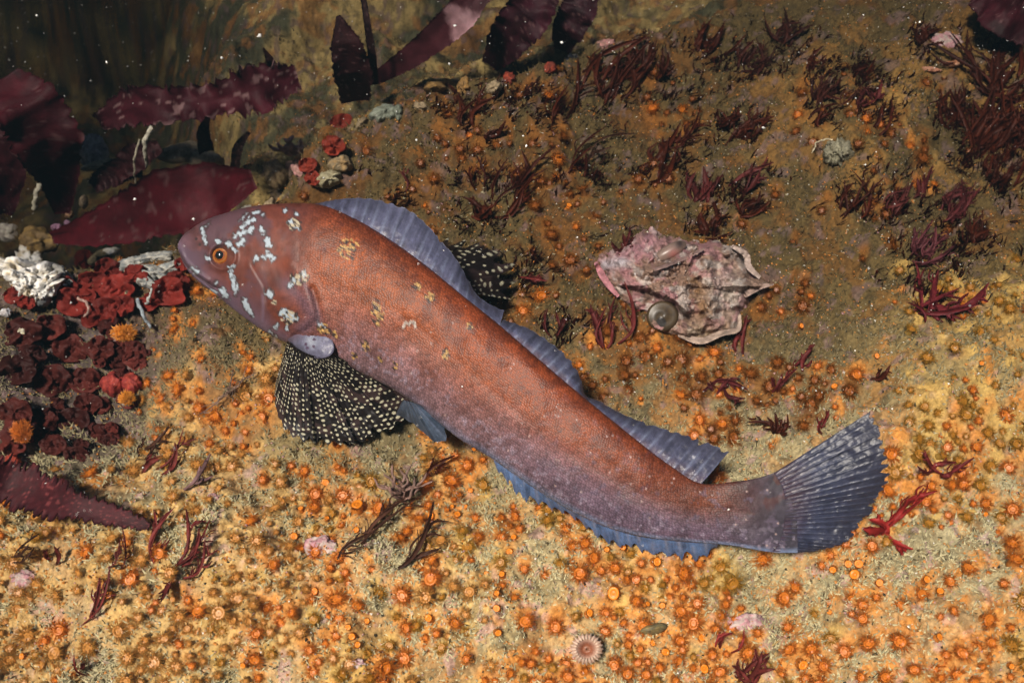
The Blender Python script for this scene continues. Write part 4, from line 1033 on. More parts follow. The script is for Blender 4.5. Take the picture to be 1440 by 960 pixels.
lump("grey_shell", 60, 418, 12, 12, .010, 30, two([.26, .27, .28], [.18, .19, .19], 3, 11), 318, "small blue grey shell under the white barnacle", "seashell", sink=-.8)
lump("white_shell", 32, 466, 10, 6, .006, 20, two([.70, .66, .52], [.48, .42, .28], 3, 12), 319, "cream shell chip below the white barnacle", "seashell", M_white, sink=-.8)
lump("white_shell", 8, 440, 8, 6, .006, 0, two([.80, .80, .84], [.55, .5, .5], 3, 13), 320, "white shell bit at the left edge below the barnacle", "seashell", M_white, sink=-.8)
# grey folded tunicate in front of the snout
tun = thing("tunicate", hit(215, 375)[0], "grey wrinkled folds of a tunicate right in front of the fish's mouth", "tunicate")
TL = np.array(tun.location)
for k, (x, y, rx, ry, rot) in enumerate([(185, 372, 24, 10, 10), (212, 384, 26, 11, -14), (236, 378, 22, 9, 16), (222, 362, 26, 8, 6), (205, 396, 20, 8, -22), (245, 392, 16, 8, 40)]):
    lump("fold", x, y, rx, ry, .009, rot, two([.20, .215, .215], [.44, .42, .37], 4, k + 30), 330 + k, None, None, M_lump, .5, 34, 16, parent=tun, sink=-.4)

# three shaggy orange cup corals
def cup_coral(cx, cy, rx, ry, seed, label, col=(.72, .27, .025)):
    t = thing("orange_cup_coral", hit(cx, cy)[0], label, "cup coral", "shaggy orange cup corals")
    lump("cup", cx, cy + 4, rx * .95, ry * .8, .007, 0, two([.55, .50, .40], [.42, .36, .28], 3, seed), seed, None, None, M_white, .25, 24, 12, parent=t, sink=-.1, lift=.006)
    r3 = np.random.default_rng(seed); g = float(gdepth(cx, cy)[0]) - .008
    V = []; F = []; Cc = []
    for k in range(420):
        a = r3.uniform(0, 6.28); q = math.sqrt(r3.uniform(0, 1))
        x0 = cx + rx * .9 * q * math.cos(a); y0 = cy + ry * .9 * q * math.sin(a)
        x1 = x0 + rx * .30 * math.cos(a) * (q + .1) + r3.uniform(-2.4, 2.4); y1 = y0 + ry * .30 * math.sin(a) * (q + .1) - 1 + r3.uniform(-2.4, 2.4)
        b0 = len(V)
        for i in range(3):
            an = i * 2.09
            V.append(at(x0 + .9 * math.cos(an), y0 + .9 * math.sin(an), g - .0075 - .003 * (1 - q)))
        V.append(at(x1, y1, g - .013 - .004 * (1 - q)))
        F += [(b0, b0 + 1, b0 + 3), (b0 + 1, b0 + 2, b0 + 3), (b0 + 2, b0, b0 + 3)]
        c = np.array(col) * r3.uniform(.75, 1.2)
        Cc += [c, c, c, c * 1.1]
    link("tentacle_crown", mesh_np("tentacle_crown", np.array(V) - np.array(t.location), F, np.array(Cc), [M_disc]), t)
    lump("oral_disc", cx, cy, rx * .85, ry * .85, .0045, 0, two(np.array(col) * .95, np.array(col) * .7, 4, seed + 1), seed + 2, None, None, M_disc, .2, 24, 12, parent=t, sink=-1.4, lift=.008)
    return t
cup_coral(174, 468, 17, 11, 401, "shaggy orange cup coral on the red algae below the fish's mouth, uppermost of the three")
cup_coral(178, 560, 11, 9, 402, "shaggy orange cup coral seated on the red lobed sponge", (.74, .30, .03))
cup_coral(30, 607, 15, 15, 403, "shaggy deep orange cup coral near the left edge above the toothed frond", (.60, .17, .015))
lump("red_sponge", 158, 540, 18, 16, .010, 0, two([.34, .045, .03], [.26, .03, .025], 3, 41), 341, "left lobe of smooth red sponge behind the middle orange cup coral", "sponge", sink=-.2, rough=.3)
lump("red_sponge", 186, 540, 15, 15, .010, 0, two([.36, .05, .03], [.26, .03, .025], 3, 42), 342, "right lobe of smooth red sponge behind the middle orange cup coral", "sponge", sink=-.2, rough=.3)
lump("red_sponge", 18, 648, 11, 10, .008, 0, two([.40, .06, .03], [.3, .04, .025], 3, 43), 343, "small red sponge at the base of the toothed frond", "sponge", sink=-.4, rough=.3)

# pale grey sponge high right, mussel at the bottom, pink chips, crust patches
lump("sponge", 1178, 216, 20, 18, .012, 0, two([.27, .25, .17], [.20, .18, .12], 5, 50), 350, "pale grey round sponge among the weed at upper right", "sponge", sink=-.1, rough=.55, nu=70, nv=40, freq=5)
lump("mussel", 918, 884, 20, 8, .006, 12, two([.20, .145, .055], [.12, .10, .05], 3, 51), 351, "small olive brown mussel half buried right of the striped anemone", "mussel", rough=.12, sink=-.2)
lump("pink_shell", 1310, 98, 14, 4, .005, -4, two([.55, .28, .18], [.40, .17, .10], 3, 52), 352, "pale pink shell sliver near the upper right, lower left one", "seashell", sink=-.4)
lump("pink_shell", 1340, 90, 14, 5, .005, 14, two([.48, .26, .16], [.38, .15, .07], 3, 53), 353, "orange pink shell chip next to the pale pink sliver at upper right", "seashell", sink=-.4)
for cx, cy, r, s, lb in [(450, 770, 22, 60, "pale pink and white crust patch left of centre near the bottom"), (1050, 880, 24, 61, "pink crust patch near the bottom edge, right of centre"),
                         (500, 935, 14, 62, "small pale crust at the bottom edge below the pale pink patch"), (32, 815, 18, 63, "pale pink crust at the left edge near the bottom"),
                         (1330, 60, 20, 64, "grey white crust near the top edge, left of the dark bush"), (300, 700, 9, 65, "small white crust left of centre above the branching weed")]:
    lump("coralline_crust", cx, cy, r, r * .7, .004, 0, two([.46, .36, .32], [.44, .22, .24], 4, s), 360 + s, lb, "crust", M_shell, .5, 40, 20, sink=.1, freq=3.5)
# upper left clutter past the ledge
for cx, cy, rx, ry, rot, c1_, c2_, lb, lf in [
    (130, 212, 22, 26, 20, [.34, .32, .33], [.20, .17, .18], "pale grey shell hanging between the two dark fronds at upper left", .06),
    (140, 232, 28, 7, 12, [.36, .32, .22], [.25, .22, .15], "flat cream shell under the pale grey one at upper left", .065),
    (32, 222, 16, 12, -30, [.26, .20, .12], [.18, .13, .09], "brown pebble beneath the wide dark frond at left", .05),
    (255, 215, 30, 14, 8, [.30, .23, .15], [.20, .16, .11], "tan shell rubble on the ledge under the ragged frond, left piece", .03),
    (285, 224, 26, 14, -8, [.26, .20, .13], [.34, .28, .20], "tan shell rubble on the ledge under the ragged frond, right piece", .03),
    (118, 284, 6, 9, 0, [.44, .32, .20], [.30, .22, .15], "little tan shell above the broad red frond's left end", .03),
    (98, 302, 6, 5, 0, [.36, .22, .11], [.30, .16, .1], "tiny orange brown knob above the lilac knobs", .03)]:
    lump("shell_rubble" if rx > 10 else "small_shell", cx, cy, rx, ry, .010, rot, two(c1_, c2_, 3, int(cx)), 380 + int(cx), lb, "shell", M_shell, .45, 36, 18, lift=lf)

def tube(name, path, r_px, col, lifts, label, cat, parent=None, n=40, k=8, wob=1.5, seed=0):
    p = resample(path, n)
    p = p + np.c_[(vnoise(np.arange(n) / 4., np.zeros(n), seed) - .5), (vnoise(np.arange(n) / 4., np.zeros(n) + 5, seed) - .5)] * 2 * wob
    g = np.minimum(gdepth(p[:, 0], p[:, 1]), .93); g = np.convolve(np.pad(g, 4, mode='edge'), np.ones(9) / 9, 'valid')
    c = at(p[:, 0], p[:, 1], g - np.interp(np.linspace(0, 1, n), np.linspace(0, 1, len(lifts)), lifts))
    t3 = np.gradient(c, axis=0); t3 /= np.linalg.norm(t3, axis=1)[:, None]
    a1 = np.cross(t3, F_); a1 /= np.linalg.norm(a1, axis=1)[:, None]; a2 = np.cross(t3, a1)
    R = r_px / FX * g * np.interp(np.linspace(0, 1, n), [0, .1, .9, 1], [.7, 1, .8, .25]) * (.8 + .4 * vnoise(np.arange(n) / 2., np.zeros(n), seed + 1))
    th = np.linspace(0, 6.283, k, endpoint=False)
    V = c[:, None, :] + (a1[:, None, :] * np.cos(th)[None, :, None] + a2[:, None, :] * np.sin(th)[None, :, None]) * R[:, None, None]
    cc = np.array(col) * (.7 + .6 * vnoise(np.arange(n) / 2.5, np.zeros(n), seed + 2))[:, None, None] * np.ones((1, k, 1))
    V = V.reshape(-1, 3)
    if parent is not None:
        return link(name, mesh_np(name, V - np.array(parent.location), grid_faces(n, k, True), cc.reshape(-1, 3), [M_lump]), parent)
    c0 = V.mean(0)
    o = link(name, mesh_np(name, V - c0, grid_faces(n, k, True), cc.reshape(-1, 3), [M_lump]), None, label, cat); o.location = c0
    return o
tube("worm_tube", [(214, 176), (206, 192), (204, 212), (206, 236)], 3.2, (.52, .48, .38), [.09, .09, .08, .06], "thick white worm tube standing up between the dark fronds at upper left", "worm tube", seed=1)
tube("worm_tube", [(196, 196), (190, 216), (189, 240), (190, 266)], 1.5, (.34, .30, .22), [.08, .08, .07, .05], "thin pale worm tube left of the thick white one", "worm tube", seed=2)
tube("worm_tube", [(56, 258), (50, 276), (48, 296)], 3.4, (.46, .42, .32), [.08, .08, .07], "curved pale worm tube under the wide dark frond at left", "worm tube", seed=3)
tube("worm_tube", [(108, 418), (120, 424), (124, 438), (118, 446)], 2.2, (.38, .24, .20), [.018, .020, .018, .014], "pinkish hooked worm tube on the bright red algae", "worm tube", seed=4)
tube("worm_tube", [(192, 420), (202, 442), (212, 462)], 3., (.27, .31, .34), [.018, .018, .012], "blue grey slanting worm tube right of the upper orange cup coral", "worm tube", seed=5)
tube("worm_tube", [(206, 428), (212, 412), (214, 404)], 2.2, (.36, .36, .34), [.016, .02, .02], "short grey tube crossing the blue grey one", "worm tube", seed=6)
tube("worm_tube", [(1170, 196), (1150, 200), (1142, 216)], 1.2, (.50, .42, .28), [.014, .016, .012], "thin cream tube curving left of the pale grey sponge", "worm tube", seed=7)
# branching coralline algae: pink on the ledge, pale under the pelvic fin
def coralline(cx, cy, tips, r, col, label, lift):
    tips = [(cx + (x - cx) * .72, cy + (y - cy) * .72) for x, y in tips]
    t = thing("branching_coralline", hit(cx, cy)[0], label, "coralline algae")
    for k, tp in enumerate(tips):
        tube("branch", [(cx, cy), (cx + (tp[0] - cx) * .3 + (-1) ** k * 5, cy + (tp[1] - cy) * .35), (cx + (tp[0] - cx) * .7 - (-1) ** k * 4, cy + (tp[1] - cy) * .65), tp], r, col, [.004, lift * .7, lift], None, None, parent=t, n=18, k=6, seed=900 + k + cx)
coralline(566, 702, [(508, 660), (530, 650), (545, 632), (562, 640), (584, 634), (612, 650), (540, 676), (590, 660), (600, 676), (520, 672), (552, 655), (572, 650), (624, 664)], 2.2, (.20, .115, .09), "pale branching coralline algae below the near pectoral fin", .018)
coralline(410, 218, [(384, 192), (396, 184), (412, 180), (428, 188), (440, 200), (400, 200), (364, 196)], 3.4, (.46, .29, .28), "pink branching coralline tuft on the ledge above the fish's head", .03)
for k, (cx, cy, rx, ry, rot, c1_, c2_, lb) in enumerate([
    (388, 244, 16, 20, 30, [.42, .30, .16], [.30, .20, .11], "tan striped shell on the ledge, left of the pink shell"),
    (414, 240, 16, 14, -10, [.55, .30, .22], [.42, .30, .22], "pink and cream shell on the ledge above the fish's nape"),
    (460, 252, 18, 12, 10, [.36, .32, .20], [.26, .22, .13], "round tan crust at the ledge just above the first dorsal fin"),
    (480, 232, 16, 12, 0, [.34, .22, .10], [.26, .20, .12], "ochre lump on the ledge below the scarlet crust"),
    (540, 160, 18, 12, 10, [.22, .24, .19], [.16, .17, .13], "grey green lump at the rim of the ledge, right of the scarlet crust"),
    (612, 122, 16, 9, 8, [.28, .16, .05], [.20, .12, .05], "brown rimmed shell on the ledge below the pink patched frond")]):
    lump("ledge_shell" if 'shell' in lb else "crust_lump", cx, cy, rx, ry, .012, rot, two(c1_, c2_, 4, k + 70), 420 + k, lb, "shell" if 'shell' in lb else "crust", M_shell, .45, 40, 20, sink=-.1)

# rubble caught along the rim of the ledge
rl = np.random.default_rng(12)
LP = np.linspace(300, 900, 15) + rl.uniform(-12, 12, 15)
PAL = [("pink", [.46, .22, .21], [.34, .20, .16]), ("tan", [.36, .27, .16], [.24, .18, .11]), ("whitish", [.56, .52, .46], [.36, .30, .25]), ("grey green", [.18, .20, .15], [.12, .13, .10]), ("ochre", [.36, .20, .06], [.22, .13, .05]), ("scarlet", [.30, .05, .025], [.18, .04, .025])]
NTH = "first second third fourth fifth sixth seventh eighth ninth tenth eleventh twelfth thirteenth fourteenth fifteenth".split()
for k, x in enumerate(LP):
    nm, c1_, c2_ = PAL[int(rl.integers(0, 6))] if x > 520 else PAL[int(rl.choice([0, 1, 2, 4, 5, 2]))]
    y = float(np.interp(x, LX, LY)) + rl.uniform(4, 24)
    lump("rock", x, y, rl.uniform(6, 15), rl.uniform(4, 9), .008, rl.uniform(0, 180), two(c1_, c2_, 4, k + 90), 700 + k, f"{nm} encrusted rock on the ledge rim, {NTH[k]} along it from the left", "rock", M_shell, .6, 30, 16, sink=-.2, group="small rocks along the ledge rim", freq=3)

# ------------------------------------------------------------------ polyps
def polyp_arrays(kind, seed):
    """unit polyp standing on +z, crown radius 1: column, oral disc, tentacles"""
    r3 = np.random.default_rng(seed)
    fam = {"orange": ((.48, .18, .035), (.58, .165, .016), (.70, .29, .05)), "cream": ((.42, .27, .10), (.50, .215, .045), (.66, .40, .12)),
           "brown": ((.20, .075, .017), (.27, .080, .013), (.38, .15, .026)), "yellow": ((.40, .24, .05), (.40, .17, .02), (.58, .36, .06)),
           "bead": ((.60, .20, .03), (.74, .22, .015), (.5, .2, .03))}[kind]
    cc, dc, tc = [np.array(c) for c in fam]
    na = 14
    th = np.linspace(0, 2 * np.pi, na, endpoint=False)
    def lathe(prof, cols):
        V = np.array([[r * math.cos(a), r * math.sin(a), z] for r, z in prof for a in th])
        return V, grid_faces(len(prof), na, True), np.repeat(np.array(cols), na, 0)
    bead = kind == "bead"
    hz = 1.0 if bead else r3.uniform(.55, .95)
    col_ = lathe([(.62, -.35), (.56, .1), (.50, hz * .6), (.56, hz * .92)], [cc * .6, cc * .8, cc, cc * 1.05])
    if bead:
        disc = lathe([(.56, hz * .92), (.60, hz * 1.05), (.50, hz * 1.16), (.36, hz * 1.12), (.24, hz * 1.0), (.13, hz * 1.06), (.01, hz * 1.1)],
                     [cc, dc, dc * 1.1, np.minimum(dc * 1.25, .95), dc * .75, dc * 1.1, dc * .8])
        nt, tl, tw = 20, .4, .06
    else:
        op_ = r3.uniform(.0, .16)
        disc = lathe([(.56, hz * .92), (.60, hz + op_), (.47, hz + .06 + op_), (.34, hz + .02), (.24, hz - .05), (.13, hz + .04), (.01, hz - .02)],
                     [cc, dc * .95, dc * 1.02, dc * .86, dc * 1.0, np.minimum(dc * 1.15, .95), dc * .6])
        nt, tl, tw = 84, .80, .042
    jit = lambda P_: P_ * (1 + .08 * r3.standard_normal((1, 3)))
    col_ = (jit(col_[0]), col_[1], col_[2]); disc = (col_[0][:0] if False else disc[0] * (1 + .05 * r3.standard_normal((1, 3))), disc[1], disc[2])
    V = []; F = []; Cc = []
    for k in range(nt):
        a = r3.uniform(0, 6.28)
        inner = (not bead) and k % 3 == 0
        up = r3.uniform(.1, .7); L = tl * r3.uniform(.55, 1.25); r0 = r3.uniform(.22, .5) if inner else .5 + .08 * (k % 2)
        ca_, sa_ = math.cos(a), math.sin(a)
        z0 = hz + (.08 if k % 2 else -.02)
        sw = r3.uniform(-.25, .25)
        pts = [(r0, z0), (r0 + L * .5, z0 + up * L * .9), (r0 + L, z0 + up * L * .8 - .08)]
        b0 = len(V)
        for (r, z), ww, tt in zip(pts[:2], (tw, tw * .75), (0, sw)):
            for s_ in (-1, 1):
                V.append((r * ca_ - (s_ * ww + tt) * sa_, r * sa_ + (s_ * ww + tt) * ca_, z - .01))
            V.append((r * ca_ - tt * sa_, r * sa_ + tt * ca_, z + ww * 1.2))
        r, z = pts[2]; V.append((r * ca_ - 1.6 * sw * sa_, r * sa_ + 1.6 * sw * ca_, z))
        for i in range(3):
            i2 = (i + 1) % 3
            F += [(b0 + i, b0 + i2, b0 + 3 + i2), (b0 + i, b0 + 3 + i2, b0 + 3 + i), (b0 + 3 + i, b0 + 3 + i2, b0 + 6)]
        c = tc * r3.uniform(.8, 1.3)
        Cc += [c * .9] * 3 + [c] * 3 + [c * 1.3]
    return col_, disc, (np.array(V), np.array(F), np.array(Cc))

KINDS_ = ["orange", "cream", "brown", "yellow", "bead"]
PROTO = {}
for k in KINDS_:
    for s in range(4):
        a = polyp_arrays(k, s * 13 + len(k))
        PROTO[k, s] = (a, [mesh_np("polyp_" + nm, *x, mats=[m_]) for nm, x, m_ in zip(("column", "oral_disc", "tentacle_ring"), a, (M_column, M_disc, M_tent))])

def polyp_density(u, v):
    d = np.zeros_like(u)
    for x, y, rx, ry, a in [(180, 860, 260, 130, 1.2), (480, 860, 220, 140, 1.0), (800, 870, 200, 120, 1.1), (1000, 840, 160, 120, .9), (1330, 720, 170, 170, 1.1),
                            (1250, 860, 230, 120, 1.1), (310, 510, 85, 75, 1.1), (660, 770, 150, 110, .9), (1390, 520, 100, 120, 1.1), (1150, 560, 150, 90, .42),
                            (450, 700, 120, 70, .8), (930, 520, 140, 60, .34), (780, 300, 180, 110, .10), (620, 230, 140, 80, .07), (1090, 420, 130, 70, .16),
                            (1240, 200, 150, 110, .05), (840, 130, 170, 60, .06), (360, 620, 60, 60, .6), (40, 760, 60, 40, .7), (1420, 820, 80, 160, .9)]:
        d = np.maximum(d, a * np.exp(-((u - x) / rx) ** 2 - ((v - y) / ry) ** 2))
    return d
cand = np.c_[rng.uniform(-20, 1460, 30000), rng.uniform(90, 985, 30000)]
cx_, cy_ = plane_xy(cand[:, 0], cand[:, 1])
dens = polyp_density(cand[:, 0], cand[:, 1]) * (.05 + 1.9 * sst(.45, .58, fbm(cx_ * 26, cy_ * 26, 12, 3)))
SKIP = FISH_POLY
SHELL_POLY = SHO
sf = inside(cand[:, 0], cand[:, 1], SKIP) | inside(cand[:, 0], cand[:, 1], SHELL_POLY)
keepm = (rng.random(len(cand)) < dens) & ~sf & (beyond(cand[:, 0], cand[:, 1]) < -12)
cand = cand[keepm]
placed = []
cellsz = 30
buckets = {}
for (x, y) in cand:
    r = (8.2 + 6.2 * (y / 960)) * random.uniform(.5, 1.4)
    if math.hypot(x - 825, y - 912) < 34: continue
    ok = True
    ci, cj = int(x // cellsz), int(y // cellsz)
    for a in (-1, 0, 1):
        for b in (-1, 0, 1):
            for (qx_, qy_, qr) in buckets.get((ci + a, cj + b), ()):
                if math.hypot(x - qx_, y - qy_) < (r + qr) * .74: ok = False; break
            if not ok: break
        if not ok: break
    if ok:
        placed.append((x, y, r)); buckets.setdefault((ci, cj), []).append((x, y, r))
print("polyps", len(placed))
# hand-set bright beads as in the photo
for x, y, r in [(607, 728, 9), (724, 758, 9), (716, 776, 10), (706, 809, 10), (685, 805, 8), (697, 835, 8), (700, 855, 11), (699, 888, 10), (516, 874, 9), (490, 880, 8),
                (932, 852, 11), (906, 850, 8), (1172, 799, 11), (1207, 791, 12), (1300, 816, 10), (1317, 897, 11), (1236, 819, 10), (1322, 834, 10), (1382, 722, 8), (1420, 935, 9),
                (424, 718, 8), (663, 688, 9), (155, 835, 10), (37, 922, 9), (345, 932, 9), (495, 893, 9), (1233, 500, 7), (1175, 546, 8), (1378, 510, 8), (1218, 722, 9), (985, 898, 9), (606, 870, 10),
                (1125, 458, 7), (800, 292, 7), (796, 295, 6)]:
    placed = [q for q in placed if math.hypot(q[0] - x, q[1] - y) > (q[2] + r) * .6]
    placed.append((x, y, -r))
pl = np.array(placed)
rad = np.abs(pl[:, 2])
PG = hit(pl[:, 0], pl[:, 1])
dg = project(PG)[2]
rm = rad / FX * dg
# ground slope under each
e_ = .006
nx = -(gz(PG[:, 0] + e_, PG[:, 1]) - gz(PG[:, 0] - e_, PG[:, 1])) / (2 * e_); ny = -(gz(PG[:, 0], PG[:, 1] + e_) - gz(PG[:, 0], PG[:, 1] - e_)) / (2 * e_)
fish_full = FISH_POLY + []
def hidden(x, y):
    return inside(np.array([x]), np.array([y]), [(387, 540), (391, 586), (420, 620), (504, 623), (576, 583), (590, 567), (470, 500), (404, 479)])[0]
fx_score = np.array([rad[i] * (0.2 if hidden(pl[i, 0], pl[i, 1]) or not (0 < pl[i, 0] < 1440 and 0 < pl[i, 1] < 960) else 1) for i in range(len(pl))])
order = np.argsort(-fx_score)
from mathutils import Matrix
LM = [(825, 912, "striped anemone"), (918, 884, "olive mussel"), (450, 770, "pale pink crust patch"), (1050, 880, "lower pink crust"), (566, 702, "pale branching coralline"),
      (1252, 748, "bright red forked weed"), (1315, 655, "weed beside the tail"), (1240, 640, "tail fin"), (955, 402, "encrusted shell"), (1320, 415, "big red weed clump"),
      (480, 570, "near spotted pectoral fin"), (600, 595, "pelvic fin"), (840, 745, "anal fin"), (255, 765, "tall branching red weed"), (130, 830, "long single red blade"),
      (110, 710, "toothed frond"), (178, 560, "middle orange cup coral"), (174, 468, "upper orange cup coral"), (345, 450, "fish's throat"), (690, 370, "far pectoral fin"),
      (800, 520, "soft dorsal fin"), (1178, 216, "pale grey sponge"), (740, 250, "long glinting weed"), (1440, 960, "lower right corner"), (0, 960, "lower left corner"), (1440, 600, "right edge's middle"),
      (1062, 935, "bottom edge red weed"), (640, 960, "bottom edge's middle"), (1120, 500, "single broad red blade"), (850, 470, "forked weed by shell")]
ORD = ["nearest to", "second nearest to", "third nearest to", "fourth nearest to", "fifth nearest to", "sixth nearest to", "seventh nearest to", "eighth nearest to", "ninth nearest to", "tenth nearest to", "eleventh nearest to", "twelfth nearest to"]
ADJ = {"bead": "closed bright orange", "orange": "open orange", "cream": "hazy cream", "yellow": "hazy yellowish", "brown": "dull brown orange"}
def where(x, y):
    dd = [(math.hypot(x - a, y - b), a, b, nm) for a, b, nm in LM]
    d, a, b, nm = min(dd)
    dx, dy = x - a, y - b
    side = ("above" if dy < 0 else "below") if abs(dy) > abs(dx) else ("left of" if dx < 0 else "right of")
    return d, side, nm
LAB = []; KALL = []
def name_polyps():
    sets = {}
    for o, x, y, kind in LAB:
        d, side, nm = where(x, y)
        sets.setdefault((kind, side, nm), []).append((d, o))
    for (kind, side, nm), L_ in sets.items():
        L_.sort(key=lambda q: q[0])
        for k, (d, o) in enumerate(L_):
            o["label"] = f"{ADJ[kind]} polyp {side} the {nm}, " + (ORD[k].replace(" to", " to it") if k < len(ORD) else "farther off") if len(L_) > 1 else f"{ADJ[kind]} polyp {side} the {nm}, alone of its kind"
            o["group"] = ADJ[kind] + " polyps on the reef"
stuffV, stuffF, stuffC, stuffM, off0 = [], [], [], [], 0
for rank, i in enumerate(order):
    x, y, r0 = pl[i]
    if r0 < 0: kind = "bead"
    elif x < 430 and y > 640 and random.random() < .75: kind = "cream"
    elif y < 470 and not (x > 1240 and y > 350): kind = random.choice(["brown"] * 6 + ["orange"]) if x > 520 or y < 300 else "orange"
    elif x > 1230 and y < 720: kind = random.choice(["yellow", "yellow", "orange"])
    elif x < 430 and y < 640: kind = random.choice(["orange", "cream"])
    elif y < 620 and x > 700: kind = random.choice(["brown", "brown", "orange"])
    elif random.random() < .05: kind = "bead"
    else: kind = random.choice(["orange", "orange", "orange", "yellow", "cream"] if x < 700 else ["orange", "orange", "orange", "orange", "yellow"])
    KALL.append((x, y, abs(r0), kind))
    arrs, meshes = PROTO[kind, random.randrange(4)]
    nv_ = Vector((nx[i] * .7 + random.uniform(-.4, .4), ny[i] * .7 - .28 + random.uniform(-.4, .4), 1)).normalized()
    q = nv_.to_track_quat('Z', 'Y')
    s = rm[i] * random.uniform(.85, 1.15) * (.76 if kind != "bead" else .80)
    Mx = Matrix.LocRotScale(Vector(PG[i]) + nv_ * s * .1, q @ Matrix.Rotation(random.uniform(0, 6.28), 3, 'Z').to_quaternion(), Vector((s * random.uniform(.85, 1.15), s * random.uniform(.85, 1.15), s * random.uniform(.6, 1.0))))
    if rank < 300:
        t = link("polyp", meshes[0], None, None, "polyp")
        LAB.append((t, x, y, kind))
        t.matrix_world = Mx
        for nm, me in (("oral_disc", meshes[1]), ("tentacle_ring", meshes[2])):
            link(nm, me, t)
    else:
        Ma = np.array(Mx)
        for (V, F, Cc), mi in zip(arrs, (0, 1, 2)):
            F = np.asarray(F)
            if F.shape[1] == 4: F = np.vstack([F[:, [0, 1, 2]], F[:, [0, 2, 3]]])
            stuffV.append(np.asarray(V) @ Ma[:3, :3].T + Ma[:3, 3]); stuffF.append(F + off0); stuffC.append(np.asarray(Cc)); stuffM.append(np.full(len(F), mi)); off0 += len(V)
name_polyps()
# the colony's own tissue spreads over the rock round each polyp
TIS = np.zeros((len(vi), len(ui))); TC = np.zeros((len(vi), len(ui), 3))
TCOL = {"orange": (.56, .22, .04), "bead": (.54, .23, .05), "cream": (.54, .34, .12), "yellow": (.48, .31, .09), "brown": (.20, .078, .014)}
for (x, y, r, kind) in KALL:
    R3 = r * 1.9
    j0, j1 = np.searchsorted(vi, [y - R3, y + R3]); i0, i1 = np.searchsorted(ui, [x - R3, x + R3])
    if j1 <= j0 or i1 <= i0: continue
    wgt = np.exp(-((ui[None, i0:i1] - x) ** 2 + (vi[j0:j1, None] - y) ** 2) / (r * .95) ** 2) * (.6 if kind == "bead" else 1)
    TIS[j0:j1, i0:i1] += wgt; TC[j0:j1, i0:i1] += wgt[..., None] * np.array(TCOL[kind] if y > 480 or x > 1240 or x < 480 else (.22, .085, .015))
kk = np.clip(TIS * 1.1, 0, .84)[..., None]
sl = (slice(len(vu), len(vu) + len(vi)), slice(len(ue), len(ue) + len(ui)))
tex = .7 + .6 * fbm(GX[sl] * 300, GY[sl] * 300, 19, 2)
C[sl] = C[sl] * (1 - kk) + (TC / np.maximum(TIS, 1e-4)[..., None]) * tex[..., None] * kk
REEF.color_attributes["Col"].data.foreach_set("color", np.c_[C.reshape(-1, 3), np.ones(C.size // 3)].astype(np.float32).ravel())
if stuffV:
    link("small_polyps", mesh_np("small_polyps", np.vstack(stuffV), np.vstack(stuffF), np.vstack(stuffC), [M_column, M_disc, M_tent], np.concatenate(stuffM)), kind="stuff",
         label="rest of the small orange polyps covering the reef crust")

# striped pink anemone at the bottom
an = thing("striped_anemone", hit(825, 912)[0], "round pale pink striped anemone cup near the bottom edge, centre right", "anemone")
AN = np.array(an.location); g = float(gdepth(825, 912)[0])
nr_, na_ = 8, 48
rho = np.array([.05, .2, .32, .45, .62, .8, 1.0, 1.02])[:, None]; th = np.linspace(0, 2 * np.pi, na_, endpoint=False)[None, :]
hz_ = np.array([.004, .003, .004, .006, .008, .009, .008, -.004])[:, None]
x = 825 + 21 * rho * np.cos(th) * (1 + .04 * np.sin(th * 12)); y = 912 + 20 * rho * np.sin(th) * (1 + .04 * np.sin(th * 12))
stp = (.5 + .5 * np.sin(th * 24)) * np.ones_like(rho)
ac = mixc(np.ones(x.shape + (3,)) * np.array([.30, .10, .05]), [.66, .50, .40], stp * sst(.35, .6, rho + 0 * th))
ac = mixc(ac, [.20, .10, .06], sst(.35, .1, rho + 0 * th) * .8)
link("oral_disc", mesh_np("oral_disc", at(x, y, g - hz_ - .003 + 0 * th).reshape(-1, 3) - AN, grid_faces(nr_, na_, True), ac.reshape(-1, 3), [M_disc]), an)
for k in range(24):
    a = 2 * math.pi * k / 24
    V, Fq = uvsphere(8, 6)
    xx = 825 + math.cos(a) * (19 + V[:, 0] * 5.5) - math.sin(a) * V[:, 1] * 1.7; yy = 912 + math.sin(a) * (18 + V[:, 0] * 5.5) + math.cos(a) * V[:, 1] * 1.7
    link("tentacle", mesh_np("tentacle", at(xx, yy, g - .012 - V[:, 2] * .0012 + .002 * V[:, 0]) - AN, Fq, np.tile(np.array([[.66, .48, .36]]) * random.uniform(.8, 1.1), (len(V), 1)), [M_disc]), an)

# ------------------------------------------------------------------ turf, grains, drifting specks
NT = 190000
tu = rng.uniform(-120, 1560, NT); tv = -80 + 1110 * rng.random(NT) ** .85
tx, ty = plane_xy(tu, tv); tz = lookup(tu, tv)
n1, n2, n3, low, pale, orange = fields(tu, tv, tx, ty)
keep = rng.random(NT) < (.30 + .9 * sst(.40, .60, fbm(tx * 48, ty * 48, 131, 3))) * (1 - .72 * orange)
ti = np.clip(((tv - vi[0]) / ST).astype(int), 0, len(vi) - 1); tj = np.clip(((tu - ui[0]) / ST).astype(int), 0, len(ui) - 1)
keep &= rng.random(NT) > np.clip(TIS[ti, tj] * .9, 0, .85)
tu, tv, tx, ty, tz, low = [a[keep] for a in (tu, tv, tx, ty, tz, low)]
n = len(tu)
dist = np.hypot(np.hypot(tx, ty + .39), .557 - tz)
hgt_ = rng.uniform(.002, .0062, n) * (.6 + .5 * dist)
az = rng.uniform(0, 6.28, n); lean = rng.uniform(.2, 1.1, n)
bw = rng.uniform(.0004, .0010, n) * (.6 + .6 * dist)
base = np.stack([tx, ty, tz - .0004], -1)
